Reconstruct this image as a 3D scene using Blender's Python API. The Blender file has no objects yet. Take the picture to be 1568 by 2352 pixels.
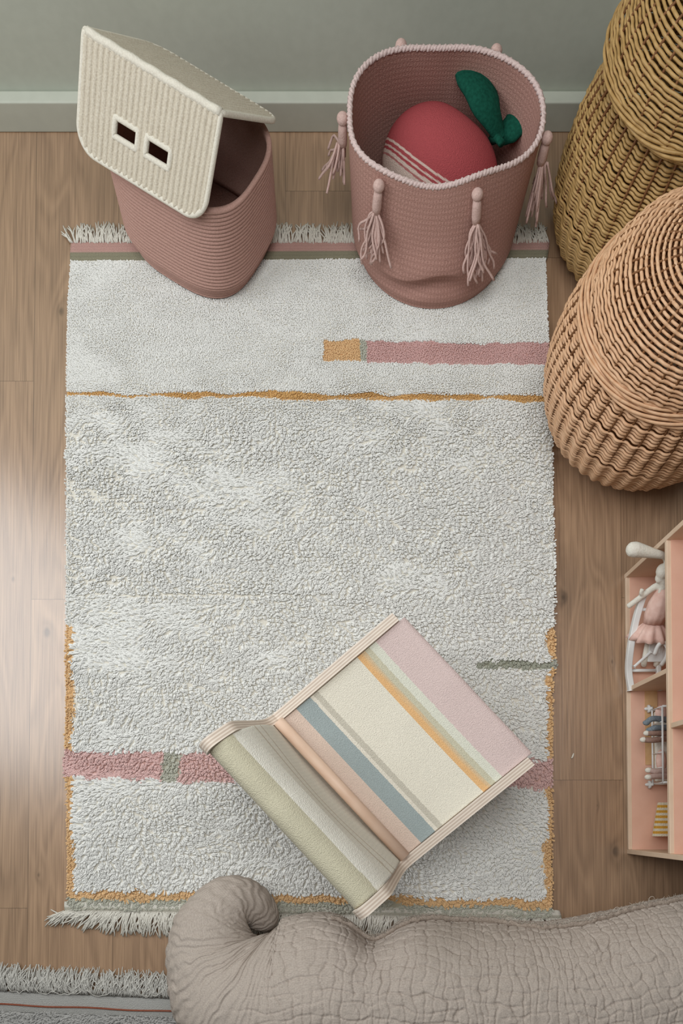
import bpy, math, random
import numpy as np
from mathutils import Vector, Matrix

# ------------------------------------------------------------------ camera, light, exposure
SC = bpy.context.scene
COL = SC.collection
CAM_H = 1.80
FPX, PX0, PY0, TILT = 1696.0, 830.0, 1840.0, math.radians(1.5)
cam_d = bpy.data.cameras.new('camera')
cam = bpy.data.objects.new('camera', cam_d); COL.objects.link(cam)
cam.location = (0, 0, CAM_H); cam.rotation_euler = (TILT, 0, 0)
cam_d.sensor_width = 36; cam_d.lens = FPX / 2352 * 36
cam_d.shift_x = (784 - PX0) / 2352; cam_d.shift_y = (PY0 - 1176) / 2352
cam_d.clip_start = 0.05
SC.camera = cam
SC.view_settings.view_transform = 'Standard'
SC.view_settings.look = 'None'
SC.view_settings.exposure = 0.0
SC.view_settings.gamma = 1.0
SC.view_settings.use_curve_mapping = False
SC.cycles.use_denoising = True
SC.cycles.max_bounces = 10
SC.cycles.diffuse_bounces = 8

W = bpy.data.worlds.new('world'); SC.world = W
W.use_nodes = True
W.node_tree.nodes['Background'].inputs[0].default_value = (0.86, 0.95, 1.0, 1)
W.node_tree.nodes['Background'].inputs[1].default_value = 0.03

def area_light(name, loc, target, sx, sy, power, color):
    d = bpy.data.lights.new(name, 'AREA'); d.shape = 'RECTANGLE'; d.size = sx; d.size_y = sy
    d.energy = power; d.color = color
    o = bpy.data.objects.new(name, d); COL.objects.link(o)
    o.location = loc
    o.rotation_euler = (Vector(target) - Vector(loc)).to_track_quat('-Z', 'Y').to_euler()
    return o
area_light('window_daylight', (-1.72, 0.88, 1.60), (0.0, 0.40, 0.2), 1.25, 1.45, 27, (0.97, 0.985, 1.0))
area_light('overhead_fill', (-0.05, 0.55, 2.55), (0.1, 0.40, 0.0), 1.4, 1.2, 32, (1.0, 1.0, 0.985))  # added soft overhead fill in place of ceiling bounce, no actual lamp fitting

# ------------------------------------------------------------------ helpers
RNG = np.random.default_rng(7)
random.seed(5)

def P(px, py, z=0.0):
    """photo pixel + height -> world point"""
    dx, u = (px - PX0) / FPX, (PY0 - py) / FPX
    c, s = math.cos(TILT), math.sin(TILT)
    d = Vector((dx, u * c + s, u * s - c))
    t = (z - CAM_H) / d.z
    return Vector((d.x * t, d.y * t, z))

def to_px(x, y, z):
    c, s = math.cos(TILT), math.sin(TILT)
    zz = z - CAM_H
    depth = y * s - zz * c
    up = y * c + zz * s
    return PX0 + x / depth * FPX, PY0 - up / depth * FPX

def hash2(i, j, seed):
    i = i.astype(np.int64); j = j.astype(np.int64)
    h = (i * 374761393 + j * 668265263 + seed * 974711) & 0xFFFFFFFF
    h = ((h ^ (h >> 13)) * 1274126177) & 0xFFFFFFFF
    h = h ^ (h >> 16)
    return (h & 0xFFFF) / 65535.0

def vn(x, y, seed=0):
    x = np.asarray(x, float); y = np.asarray(y, float)
    i, j = np.floor(x), np.floor(y); f, g = x - i, y - j
    f = f * f * (3 - 2 * f); g = g * g * (3 - 2 * g)
    a, b = hash2(i, j, seed), hash2(i + 1, j, seed)
    c, d = hash2(i, j + 1, seed), hash2(i + 1, j + 1, seed)
    return (a * (1 - f) + b * f) * (1 - g) + (c * (1 - f) + d * f) * g

def fbm(x, y, seed=0, n=3):
    s, a, t = 0, 1.0, 0
    for k in range(n):
        s = s + a * vn(np.asarray(x) * 2 ** k, np.asarray(y) * 2 ** k, seed + k * 17); t += a; a *= .5
    return s / t

def lin(c):
    return tuple(((v / 255) / 12.92 if v <= 10 else (((v / 255) + .055) / 1.055) ** 2.4) for v in c)

def raw_mesh(name, V, F):
    me = bpy.data.meshes.new(name)
    V = np.asarray(V, np.float32)
    if isinstance(F, np.ndarray):
        n, k = F.shape
        me.vertices.add(len(V)); me.vertices.foreach_set('co', V.ravel())
        me.loops.add(n * k); me.loops.foreach_set('vertex_index', F.ravel().astype(np.int32))
        me.polygons.add(n)
        me.polygons.foreach_set('loop_start', (np.arange(n) * k).astype(np.int32))
        me.polygons.foreach_set('loop_total', np.full(n, k, np.int32))
        me.update(calc_edges=True)
    else:
        me.from_pydata([tuple(map(float, v)) for v in V], [], F)
        me.update()
    return me

def obj(name, V, F, material, parent=None, smooth=True, uv=None, col=None):
    me = raw_mesh(name, V, F)
    if smooth: me.polygons.foreach_set('use_smooth', np.ones(len(me.polygons), bool))
    if uv is not None or col is not None:
        li = np.empty(len(me.loops), np.int32); me.loops.foreach_get('vertex_index', li)
    if uv is not None:
        l = me.uv_layers.new(name='UVMap')
        l.data.foreach_set('uv', np.asarray(uv, np.float32)[li].ravel())
    if col is not None:
        a = me.color_attributes.new('Col', 'FLOAT_COLOR', 'POINT')
        c4 = np.ones((len(me.vertices), 4), np.float32); c4[:, :3] = col
        a.data.foreach_set('color', c4.ravel())
    me.materials.append(material)
    o = bpy.data.objects.new(name, me); COL.objects.link(o)
    if parent is not None: put(o, parent)
    return o

def put(o, parent):
    """geometry is written in world coordinates: keep it there under a parent at its own place"""
    o.parent = parent
    loc = Vector((0, 0, 0)); p = parent
    while p is not None:
        loc += p.location; p = p.parent
    if o.type == 'MESH':
        o.data.transform(Matrix.Translation(-loc))

def tag(o, label=None, cat=None, group=None, kind=None):
    if label: o['label'] = label
    if cat: o['category'] = cat
    if group: o['group'] = group
    if kind: o['kind'] = kind
    return o

def thing(name, label, cat, loc, group=None):
    o = bpy.data.objects.new(name, None); COL.objects.link(o)
    o.empty_display_size = .05
    o.location = loc
    return tag(o, label, cat, group)

class MB:
    """collects pieces that become one mesh"""
    def __init__(s): s.V = []; s.F = []; s.n = 0; s.C = []
    def add(s, V, F, col=None):
        V = np.asarray(V, float)
        s.V.append(V); s.F += [tuple(int(i) + s.n for i in f) for f in F]; s.n += len(V)
        s.C.append(np.tile(np.array(col if col is not None else (1, 1, 1), float), (len(V), 1)))
    def box(s, lo, hi, M=None, col=None):
        x0, y0, z0 = lo; x1, y1, z1 = hi
        V = [(x0, y0, z0), (x1, y0, z0), (x1, y1, z0), (x0, y1, z0), (x0, y0, z1), (x1, y0, z1), (x1, y1, z1), (x0, y1, z1)]
        if M is not None: V = [M @ Vector(v) for v in V]
        s.add(V, [(3, 2, 1, 0), (4, 5, 6, 7), (0, 1, 5, 4), (1, 2, 6, 5), (2, 3, 7, 6), (3, 0, 4, 7)], col)
    def tube(s, path, r, sides=8, closed=False, cap=True, col=None):
        V, F = tube_geo(path, r, sides, closed, cap); s.add(V, F, col)
    def ball(s, c, r, M=None, n=14, m=10, col=None):
        r = (r, r, r) if not hasattr(r, '__len__') else r
        V = [(0, 0, 1)]
        for i in range(1, m):
            for j in range(n):
                a, b = math.pi * i / m, 2 * math.pi * j / n
                V.append((math.sin(a) * math.cos(b), math.sin(a) * math.sin(b), math.cos(a)))
        V.append((0, 0, -1))
        F = [(0, 1 + j, 1 + (j + 1) % n) for j in range(n)]
        for i in range(m - 2):
            for j in range(n):
                a, b = 1 + i * n + j, 1 + i * n + (j + 1) % n
                F.append((a, a + n, b + n, b))
        e = len(V) - 1; q = 1 + (m - 2) * n
        F += [(e, q + (j + 1) % n, q + j) for j in range(n)]
        V = [Vector((v[0] * r[0], v[1] * r[1], v[2] * r[2])) for v in V]
        if M is not None: V = [M @ v for v in V]
        s.add([v + Vector(c) for v in V], F, col)
    def build(s, name, material, parent=None, smooth=True, usecol=False):
        V = np.concatenate(s.V)
        return obj(name, V, s.F, material, parent, smooth, col=np.concatenate(s.C) if usecol else None)

def frames(path, closed):
    n = len(path)
    if closed: T = np.roll(path, -1, 0) - np.roll(path, 1, 0)
    else: T = np.gradient(path, axis=0)
    T = T / np.maximum(np.linalg.norm(T, axis=1, keepdims=True), 1e-9)
    ref = np.array([0, 0, 1.0]) if abs(T[0][2]) < .9 else np.array([1.0, 0, 0])
    N = np.zeros_like(T); b = np.cross(T[0], ref); N[0] = b / np.linalg.norm(b)
    for i in range(1, n):
        v = N[i - 1] - T[i] * np.dot(N[i - 1], T[i]); N[i] = v / max(np.linalg.norm(v), 1e-9)
    return T, N, np.cross(T, N)

def tube_geo(path, r, sides=8, closed=False, cap=True):
    path = np.asarray([tuple(p) for p in path], float); n = len(path)
    r = np.full(n, r, float) if np.isscalar(r) else np.asarray(r, float)
    T, N, B = frames(path, closed)
    a = np.arange(sides) / sides * 2 * math.pi
    V = (path[:, None] + r[:, None, None] * (np.cos(a)[None, :, None] * N[:, None] + np.sin(a)[None, :, None] * B[:, None])).reshape(-1, 3)
    F = []
    for i in range(n if closed else n - 1):
        k = (i + 1) % n
        for j in range(sides):
            q = (j + 1) % sides
            F.append((i * sides + j, i * sides + q, k * sides + q, k * sides + j))
    if cap and not closed:
        F.append(tuple(range(sides))[::-1]); F.append(tuple((n - 1) * sides + j for j in range(sides)))
    return V, F

def smooth_path(pts, n=24, closed=False):
    """Catmull-Rom through points of any dimension"""
    p = np.asarray([tuple(q) for q in pts], float)
    if closed: p = np.vstack([p[-1], p, p[0], p[1]])
    else: p = np.vstack([2 * p[0] - p[1], p, 2 * p[-1] - p[-2]])
    m = len(p) - 3
    out = []
    for t in np.linspace(0, m, n, endpoint=not closed):
        i = min(int(t), m - 1); f = t - i
        a, b, c, d = p[i:i + 4]
        out.append(.5 * ((2 * b) + (-a + c) * f + (2 * a - 5 * b + 4 * c - d) * f * f + (-a + 3 * b - 3 * c + d) * f ** 3))
    return np.array(out)

def grid_faces(nu, nv, wrap_u=False, wrap_v=False):
    i = np.arange(nu if wrap_u else nu - 1); j = np.arange(nv if wrap_v else nv - 1)
    I, J = np.meshgrid(i, j, indexing='ij'); I2, J2 = (I + 1) % nu, (J + 1) % nv
    return np.stack([I * nv + J, I2 * nv + J, I2 * nv + J2, I * nv + J2], -1).reshape(-1, 4)

def bevel(o, w, seg=2):
    m = o.modifiers.new('bevel', 'BEVEL'); m.width = w; m.segments = seg; m.limit_method = 'ANGLE'
    return o

# ------------------------------------------------------------------ materials
def newmat(name):
    m = bpy.data.materials.new(name); m.use_nodes = True
    nt = m.node_tree; return m, nt, nt.nodes['Principled BSDF'], nt.nodes, nt.links

def mat(name, c1, c2=None, rough=.8, scale=(60, 60, 60), bump=0.0, bscale=None, coord='Object', spec=.3, detail=4, bdist=.002, sheen=0):
    m, nt, b, N, L = newmat(name)
    c2 = c2 or c1
    b.inputs['Roughness'].default_value = rough
    b.inputs['Specular IOR Level'].default_value = spec
    if sheen: b.inputs['Sheen Weight'].default_value = sheen
    tc = N.new('ShaderNodeTexCoord'); mp = N.new('ShaderNodeMapping'); mp.inputs['Scale'].default_value = scale
    L.new(tc.outputs[coord], mp.inputs[0])
    no = N.new('ShaderNodeTexNoise'); no.inputs['Scale'].default_value = 1; no.inputs['Detail'].default_value = detail
    L.new(mp.outputs[0], no.inputs['Vector'])
    cr = N.new('ShaderNodeValToRGB'); cr.color_ramp.elements[0].position = .35; cr.color_ramp.elements[1].position = .65
    cr.color_ramp.elements[0].color = (*lin(c1), 1); cr.color_ramp.elements[1].color = (*lin(c2), 1)
    L.new(no.outputs[0], cr.inputs[0]); L.new(cr.outputs[0], b.inputs['Base Color'])
    if bump:
        src = no
        if bscale:
            m2 = N.new('ShaderNodeMapping'); m2.inputs['Scale'].default_value = bscale; L.new(tc.outputs[coord], m2.inputs[0])
            src = N.new('ShaderNodeTexNoise'); src.inputs['Scale'].default_value = 1; src.inputs['Detail'].default_value = 3
            L.new(m2.outputs[0], src.inputs['Vector'])
        bp = N.new('ShaderNodeBump'); bp.inputs['Strength'].default_value = bump; bp.inputs['Distance'].default_value = bdist
        L.new(src.outputs[0], bp.inputs['Height']); L.new(bp.outputs[0], b.inputs['Normal'])
    return m

def colmat(name, rough=.9, var=.06, spec=.15, scale=900, bump=0.0, bdist=.001):
    """colour comes from the yarn's own dye (vertex attribute), with a little fibre variation"""
    m, nt, b, N, L = newmat(name)
    b.inputs['Roughness'].default_value = rough; b.inputs['Specular IOR Level'].default_value = spec
    at = N.new('ShaderNodeAttribute'); at.attribute_name = 'Col'
    tc = N.new('ShaderNodeTexCoord'); no = N.new('ShaderNodeTexNoise'); no.inputs['Scale'].default_value = scale
    L.new(tc.outputs['Object'], no.inputs['Vector'])
    mr = N.new('ShaderNodeMapRange'); mr.inputs[3].default_value = 1 - var; mr.inputs[4].default_value = 1 + var
    L.new(no.outputs[0], mr.inputs[0])
    mx = N.new('ShaderNodeVectorMath'); mx.operation = 'SCALE'
    L.new(at.outputs['Color'], mx.inputs[0]); L.new(mr.outputs[0], mx.inputs['Scale']); L.new(mx.outputs[0], b.inputs['Base Color'])
    if bump:
        bp = N.new('ShaderNodeBump'); bp.inputs['Strength'].default_value = bump; bp.inputs['Distance'].default_value = bdist
        L.new(no.outputs[0], bp.inputs['Height']); L.new(bp.outputs[0], b.inputs['Normal'])
    return m

def weave_mat(name, c1, c2, su, sv, bump=.5, rough=.9, bdist=.0015, var=.25):
    """UV based knit/woven cloth: crossing waves plus fibre noise"""
    m, nt, b, N, L = newmat(name)
    b.inputs['Roughness'].default_value = rough; b.inputs['Specular IOR Level'].default_value = .12
    tc = N.new('ShaderNodeTexCoord')
    def wave(axis, s, dist):
        w = N.new('ShaderNodeTexWave'); w.bands_direction = axis; w.inputs['Scale'].default_value = s
        w.inputs['Distortion'].default_value = dist; w.inputs['Detail'].default_value = 1
        L.new(tc.outputs['UV'], w.inputs['Vector']); return w
    a, c = wave('X', su, .6), wave('Y', sv, .6)
    mu = N.new('ShaderNodeMath'); mu.operation = 'MULTIPLY'
    L.new(a.outputs['Fac'], mu.inputs[0]); L.new(c.outputs['Fac'], mu.inputs[1])
    no = N.new('ShaderNodeTexNoise'); no.inputs['Scale'].default_value = 350; no.inputs['Detail'].default_value = 3
    L.new(tc.outputs['UV'], no.inputs['Vector'])
    ad = N.new('ShaderNodeMath'); ad.operation = 'MULTIPLY_ADD'; ad.inputs[1].default_value = var
    L.new(mu.outputs[0], ad.inputs[0]); L.new(no.outputs[0], ad.inputs[2])
    cr = N.new('ShaderNodeValToRGB'); cr.color_ramp.elements[0].position = .35; cr.color_ramp.elements[1].position = .8
    cr.color_ramp.elements[0].color = (*lin(c1), 1); cr.color_ramp.elements[1].color = (*lin(c2), 1)
    L.new(ad.outputs[0], cr.inputs[0]); L.new(cr.outputs[0], b.inputs['Base Color'])
    bp = N.new('ShaderNodeBump'); bp.inputs['Strength'].default_value = bump; bp.inputs['Distance'].default_value = bdist
    L.new(ad.outputs[0], bp.inputs['Height']); L.new(bp.outputs[0], b.inputs['Normal'])
    return m

M = {}
M['wall'] = mat('painted_wall', (190, 196, 184), (194, 200, 188), .75, (40, 40, 40), .05)
M['skirting'] = mat('painted_skirting', (192, 196, 184), (196, 200, 188), .5, (30, 30, 30), spec=.4)
M['cream_cord'] = mat('cream_cotton_cord', (214, 208, 194), (226, 221, 208), .9, (300, 300, 300), .5, spec=.1)
M['cream_cord_dim'] = mat('beige_cotton_cord', (196, 186, 168), (212, 204, 188), .9, (300, 300, 300), .5, spec=.1)
M['pink_cord'] = mat('pink_cotton_cord', (176, 139, 128), (190, 153, 142), .9, (400, 400, 400), .5, spec=.1)
M['pink_felt'] = weave_mat('pink_knit_rope', (160, 122, 112), (192, 152, 141), 38, 26, .8)
M['pink_tassel'] = mat('pale_pink_yarn', (196, 166, 158), (210, 182, 174), .9, (300, 300, 300), .4, spec=.1)
M['rim_yarn'] = mat('pale_rim_yarn', (206, 184, 180), (220, 200, 196), .9, (300, 300, 300), .5, spec=.1)
M['willow'] = mat('natural_willow', (206, 162, 124), (222, 182, 146), .5, (70, 70, 70), .2, spec=.4)
M['willow_olive'] = mat('olive_willow', (168, 134, 82), (190, 156, 102), .5, (70, 70, 70), .2, spec=.4)
M['willow_core'] = mat('willow_stake', (112, 74, 44), (130, 90, 56), .6, (60, 60, 60), spec=.3)
M['ply_face'] = mat('birch_face', (214, 190, 164), (224, 202, 178), .5, (12, 12, 80), spec=.3)
M['dowel'] = mat('pink_beech_dowel', (226, 192, 168), (232, 202, 180), .45, (20, 20, 150), spec=.35)
def wool_mat(name):
    m, nt, b, N, L = newmat(name)
    at = N.new('ShaderNodeAttribute'); at.attribute_name = 'Col'
    d = N.new('ShaderNodeBsdfDiffuse'); d.inputs['Roughness'].default_value = .6
    L.new(at.outputs['Color'], d.inputs['Color']); L.new(d.outputs[0], N['Material Output'].inputs['Surface'])
    return m
M['yarn'] = wool_mat('wool_yarn')
M['cotton'] = colmat('woven_cotton', .92, .16, .1, 480, 1.0, .0022)
M['wool_white'] = mat('ecru_fringe', (206, 202, 192), (222, 219, 210), .95, (300, 300, 300), .3, spec=.1)
M['fringe_grey'] = mat('grey_fringe', (180, 178, 172), (204, 202, 196), .95, (300, 300, 300), .3, spec=.1)
M['house_wood'] = mat('doll_house_wood', (216, 190, 164), (224, 200, 176), .55, (18, 18, 18), spec=.3)
M['house_pink'] = mat('doll_house_pink_board', (222, 176, 154), (226, 182, 160), .6, (25, 25, 25), spec=.25)
M['white_wood'] = mat('white_painted_toy', (228, 229, 228), None, .45, (20, 20, 20), spec=.4)
M['linen_doll'] = mat('white_linen_doll', (220, 216, 204), (230, 227, 217), .95, (250, 250, 250), .4, spec=.1)
M['doll_pink'] = mat('pink_doll_cotton', (222, 184, 172), (234, 202, 191), .95, (60, 60, 60), .4, spec=.1)
M['doll_blue'] = mat('blue_grey_knit', (112, 124, 134), (136, 146, 154), .95, (300, 300, 300), .5, spec=.1)
M['doll_brown'] = mat('taupe_doll_cloth', (148, 120, 108), (166, 138, 126), .95, (200, 200, 200), .4, spec=.1)
M['tan'] = mat('tan_card', (204, 164, 118), (212, 174, 130), .8, (60, 60, 60), spec=.2)
M['leaf'] = mat('green_leaf_cloth', (12, 68, 54), (20, 82, 66), .9, (180, 180, 180), .5, spec=.15)

def floor_material():
    m, nt, b, N, L = newmat('oak_plank_floor')
    tc = N.new('ShaderNodeTexCoord'); sp = N.new('ShaderNodeSeparateXYZ'); L.new(tc.outputs['Object'], sp.inputs[0])
    def math_(op, a, b_=None, c=None):
        n = N.new('ShaderNodeMath'); n.operation = op
        for i, v in enumerate((a, b_, c)):
            if v is None: continue
            if isinstance(v, (int, float)): n.inputs[i].default_value = v
            else: L.new(v, n.inputs[i])
        return n.outputs[0]
    X, Y = sp.outputs[0], sp.outputs[1]
    wdt = .207
    u = math_('DIVIDE', math_('ADD', X, .811), wdt)
    pid = math_('FLOOR', u); fr = math_('SUBTRACT', u, pid)
    edge = math_('MULTIPLY', math_('MINIMUM', fr, math_('SUBTRACT', 1, fr)), wdt)
    wn = N.new('ShaderNodeTexWhiteNoise'); wn.noise_dimensions = '1D'; L.new(pid, wn.inputs['W'])
    yo = math_('ADD', Y, math_('MULTIPLY', wn.outputs['Value'], 1.3))
    v = math_('DIVIDE', yo, 1.3); vid = math_('FLOOR', v); vf = math_('SUBTRACT', v, vid)
    vedge = math_('MULTIPLY', math_('MINIMUM', vf, math_('SUBTRACT', 1, vf)), 1.3)
    wn2 = N.new('ShaderNodeTexWhiteNoise'); wn2.noise_dimensions = '2D'
    cb = N.new('ShaderNodeCombineXYZ'); L.new(pid, cb.inputs[0]); L.new(vid, cb.inputs[1]); L.new(cb.outputs[0], wn2.inputs['Vector'])
    rnd = wn2.outputs['Value']
    # knots that bend the grain round themselves
    kd = None
    for kx, ky, s in ((108, 1452, 1), (140, 715, .8), (1294, 1372, 1), (1412, 1955, 1), (30, 1330, .6), (88, 2010, .6), (1372, 1850, .5), (1405, 1520, .6)):
        p = P(kx, ky)
        d = math_('SQRT', math_('ADD', math_('POWER', math_('SUBTRACT', X, p.x), 2), math_('POWER', math_('MULTIPLY', math_('SUBTRACT', Y, p.y), .6), 2)))
        g = math_('MULTIPLY', math_('EXPONENT', math_('MULTIPLY', d, -95.0 / s)), s)
        kd = g if kd is None else math_('ADD', kd, g)
    # cathedral grain
    gv = N.new('ShaderNodeCombineXYZ')
    L.new(math_('ADD', math_('MULTIPLY', X, 9.0), math_('MULTIPLY', rnd, 40)), gv.inputs[0])
    L.new(math_('ADD', math_('MULTIPLY', Y, 1.4), math_('MULTIPLY', rnd, 17)), gv.inputs[1])
    n1 = N.new('ShaderNodeTexNoise'); n1.inputs['Scale'].default_value = 1.0; n1.inputs['Detail'].default_value = 2; n1.inputs['Distortion'].default_value = .6
    L.new(gv.outputs[0], n1.inputs['Vector'])
    rings = math_('SINE', math_('ADD', math_('MULTIPLY', n1.outputs[0], 60), math_('MULTIPLY', kd, 14)))
    rings = math_('MULTIPLY_ADD', rings, .5, .5)
    fv = N.new('ShaderNodeCombineXYZ')
    L.new(math_('MULTIPLY', X, 260), fv.inputs[0]); L.new(math_('ADD', math_('MULTIPLY', Y, 6), math_('MULTIPLY', rnd, 30)), fv.inputs[1])
    n2 = N.new('ShaderNodeTexNoise'); n2.inputs['Scale'].default_value = 1; n2.inputs['Detail'].default_value = 4
    L.new(fv.outputs[0], n2.inputs['Vector'])
    mixv = math_('ADD', math_('MULTIPLY', rings, .16), math_('MULTIPLY', n2.outputs[0], .84))
    cr = N.new('ShaderNodeValToRGB')
    cr.color_ramp.elements[0].position = .25; cr.color_ramp.elements[0].color = (*lin((138, 111, 88)), 1)
    cr.color_ramp.elements[1].position = .72; cr.color_ramp.elements[1].color = (*lin((178, 146, 117)), 1)
    L.new(mixv, cr.inputs[0])
    tone = math_('MULTIPLY_ADD', rnd, .16, .92)
    seam = math_('MULTIPLY', math_('GREATER_THAN', edge, .0011), math_('GREATER_THAN', vedge, .0009))
    seam = math_('MULTIPLY_ADD', seam, .34, .66)
    knot = math_('SUBTRACT', 1, math_('MINIMUM', math_('MULTIPLY', math_('POWER', kd, 1.3), .9), .62))
    k = math_('MULTIPLY', math_('MULTIPLY', tone, seam), knot)
    sc = N.new('ShaderNodeVectorMath'); sc.operation = 'SCALE'; L.new(cr.outputs[0], sc.inputs[0]); L.new(k, sc.inputs['Scale'])
    L.new(sc.outputs[0], b.inputs['Base Color'])
    b.inputs['Roughness'].default_value = .27; b.inputs['Specular IOR Level'].default_value = 1.0
    b.inputs['Coat Weight'].default_value = .5; b.inputs['Coat Roughness'].default_value = .24
    bp = N.new('ShaderNodeBump'); bp.inputs['Strength'].default_value = .15; bp.inputs['Distance'].default_value = .001
    L.new(math_('MULTIPLY', n2.outputs[0], seam), bp.inputs['Height']); L.new(bp.outputs[0], b.inputs['Normal'])
    return m
M['floor'] = floor_material()

# ------------------------------------------------------------------ the room
def slab(name, lo, hi, material, kind='structure', bev=0):
    b = MB(); b.box(lo, hi); o = b.build(name, material, smooth=False)
    if bev: bevel(o, bev, 3)
    if kind: o['kind'] = kind
    return o
WALL_Y = P(784, 305, 0).y + .030
slab('floor', (-1.75, -2.6, -.05), (2.2, WALL_Y + .1, 0), M['floor'])
slab('wall_back', (-1.75, WALL_Y, 0), (2.2, WALL_Y + .12, 2.6), M['wall'])
slab('baseboard_back', (-1.7, WALL_Y - .030, 0), (.98, WALL_Y, .078), M['skirting'], bev=.004)
# left wall with the window the daylight comes through
wl = MB()
wl.box((-1.87, -2.6, 0), (-1.75, WALL_Y, .85)); wl.box((-1.87, -2.6, 2.35), (-1.75, WALL_Y, 2.6))
wl.box((-1.87, -2.6, .85), (-1.75, .24, 2.35)); wl.box((-1.87, 1.66, .85), (-1.75, WALL_Y, 2.35))
tag(wl.build('wall_left', M['wall'], smooth=False), kind='structure')
# slim vertical casing on the back wall behind the wicker baskets
q = P(1429, 64, .24)
slab('trim_1', (q.x - .006, WALL_Y - .012, .078), (q.x + .010, WALL_Y, 2.6), M['skirting'], bev=.002)

# ------------------------------------------------------------------ the big rug
EL = np.array([(590, 160), (700, 152), (900, 149), (1300, 147), (1440, 149), (1700, 145), (1760, 142), (1800, 150), (2100, 152)], float)
ER = np.array([(590, 1256), (700, 1260), (880, 1267), (1000, 1272), (1300, 1277), (1440, 1276), (1530, 1282), (1560, 1273), (1700, 1272), (2100, 1272)], float)
C_CREAM, C_ORANGE, C_SAGE = lin((236, 236, 233)), lin((228, 194, 148)), lin((194, 194, 181))
C_PINK, C_LINE, C_BLUSH = lin((224, 192, 188)), lin((216, 176, 118)), lin((216, 180, 176))

def rug_colour(px, py):
    n = len(px)
    wob = (fbm(px / 22, py / 22, 3) - .5) * 12
    wobx = (fbm(px / 40, py / 20, 9) - .5) * 14
    C = np.tile(np.array(C_CREAM), (n, 1))
    H = np.ones(n)
    def setc(mask, c, h=None):
        C[mask] = np.array(c)
        if h is not None: H[mask] = h
    y = py + wob; x = px + wobx
    # thin orange line across
    yl = 903 + (px - 150) * .0085 + (fbm(px / 60, px * 0, 5) - .5) * 10
    wl_ = 2.5 + 6.5 * vn(px / 45, px * 0 + 3, 8)
    setc(np.abs(py - yl) < wl_, C_LINE, .8)
    # blocks by the upper right
    s = (px - 745) * .010
    setc((x > 745) & (x < 826) & (y > 779 + s) & (y < 828 + s), C_ORANGE, .85)
    setc((x >= 826) & (x < 842) & (y > 781 + s) & (y < 826 + s), C_SAGE, .85)
    setc((x >= 842) & (y > 782 + s) & (y < 832 + s), C_BLUSH, .85)
    # lower stripe
    s = (px - 150) * .019
    band = (y > 1719 + s) & (y < 1786 + s)
    # orange edges
    lw = np.where(py < 1480, 26, 21) + (fbm(px * 0, py / 40, 12) - .5) * 10
    xl = np.interp(py, EL[:, 0], EL[:, 1]); xr = np.interp(py, ER[:, 0], ER[:, 1])
    setc((px - xl < lw) & (py > 1436) & (py < 2080), C_ORANGE, .9)
    setc((xr - px < lw - 1) & (py > 1438) & (py < 2090), C_ORANGE, .9)
    setc(band, C_PINK, .95)
    setc(band & (x > 374) & (x < 412), C_SAGE, .9)
    # sage stub at the right
    setc((x > 1098) & (y > 1511 + (px - 1098) * .03) & (y < 1531 + (px - 1098) * .03), lin((176, 178, 164)), .85)
    setc((xr - px < 14) & (py > 1513) & (py < 1536), lin((186, 186, 176)), .9)
    # bottom bands
    s = (px - 150) * .019
    setc(y > 2042 + s, C_ORANGE, .85)
    setc(y > 2060 + s, C_SAGE, .8)
    # crease across the left half
    cr = (np.abs(py - 1362 - (fbm(px / 50, px * 0, 31) - .5) * 8) < 2.6) & (px < 760)
    H[cr] = .5
    return C, H

rug = thing('area_rug', 'large cream shaggy wool rug with orange and pink stripes and fringed ends', 'rug', (P(715, 1350).x, P(715, 1350).y, 0))

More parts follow.
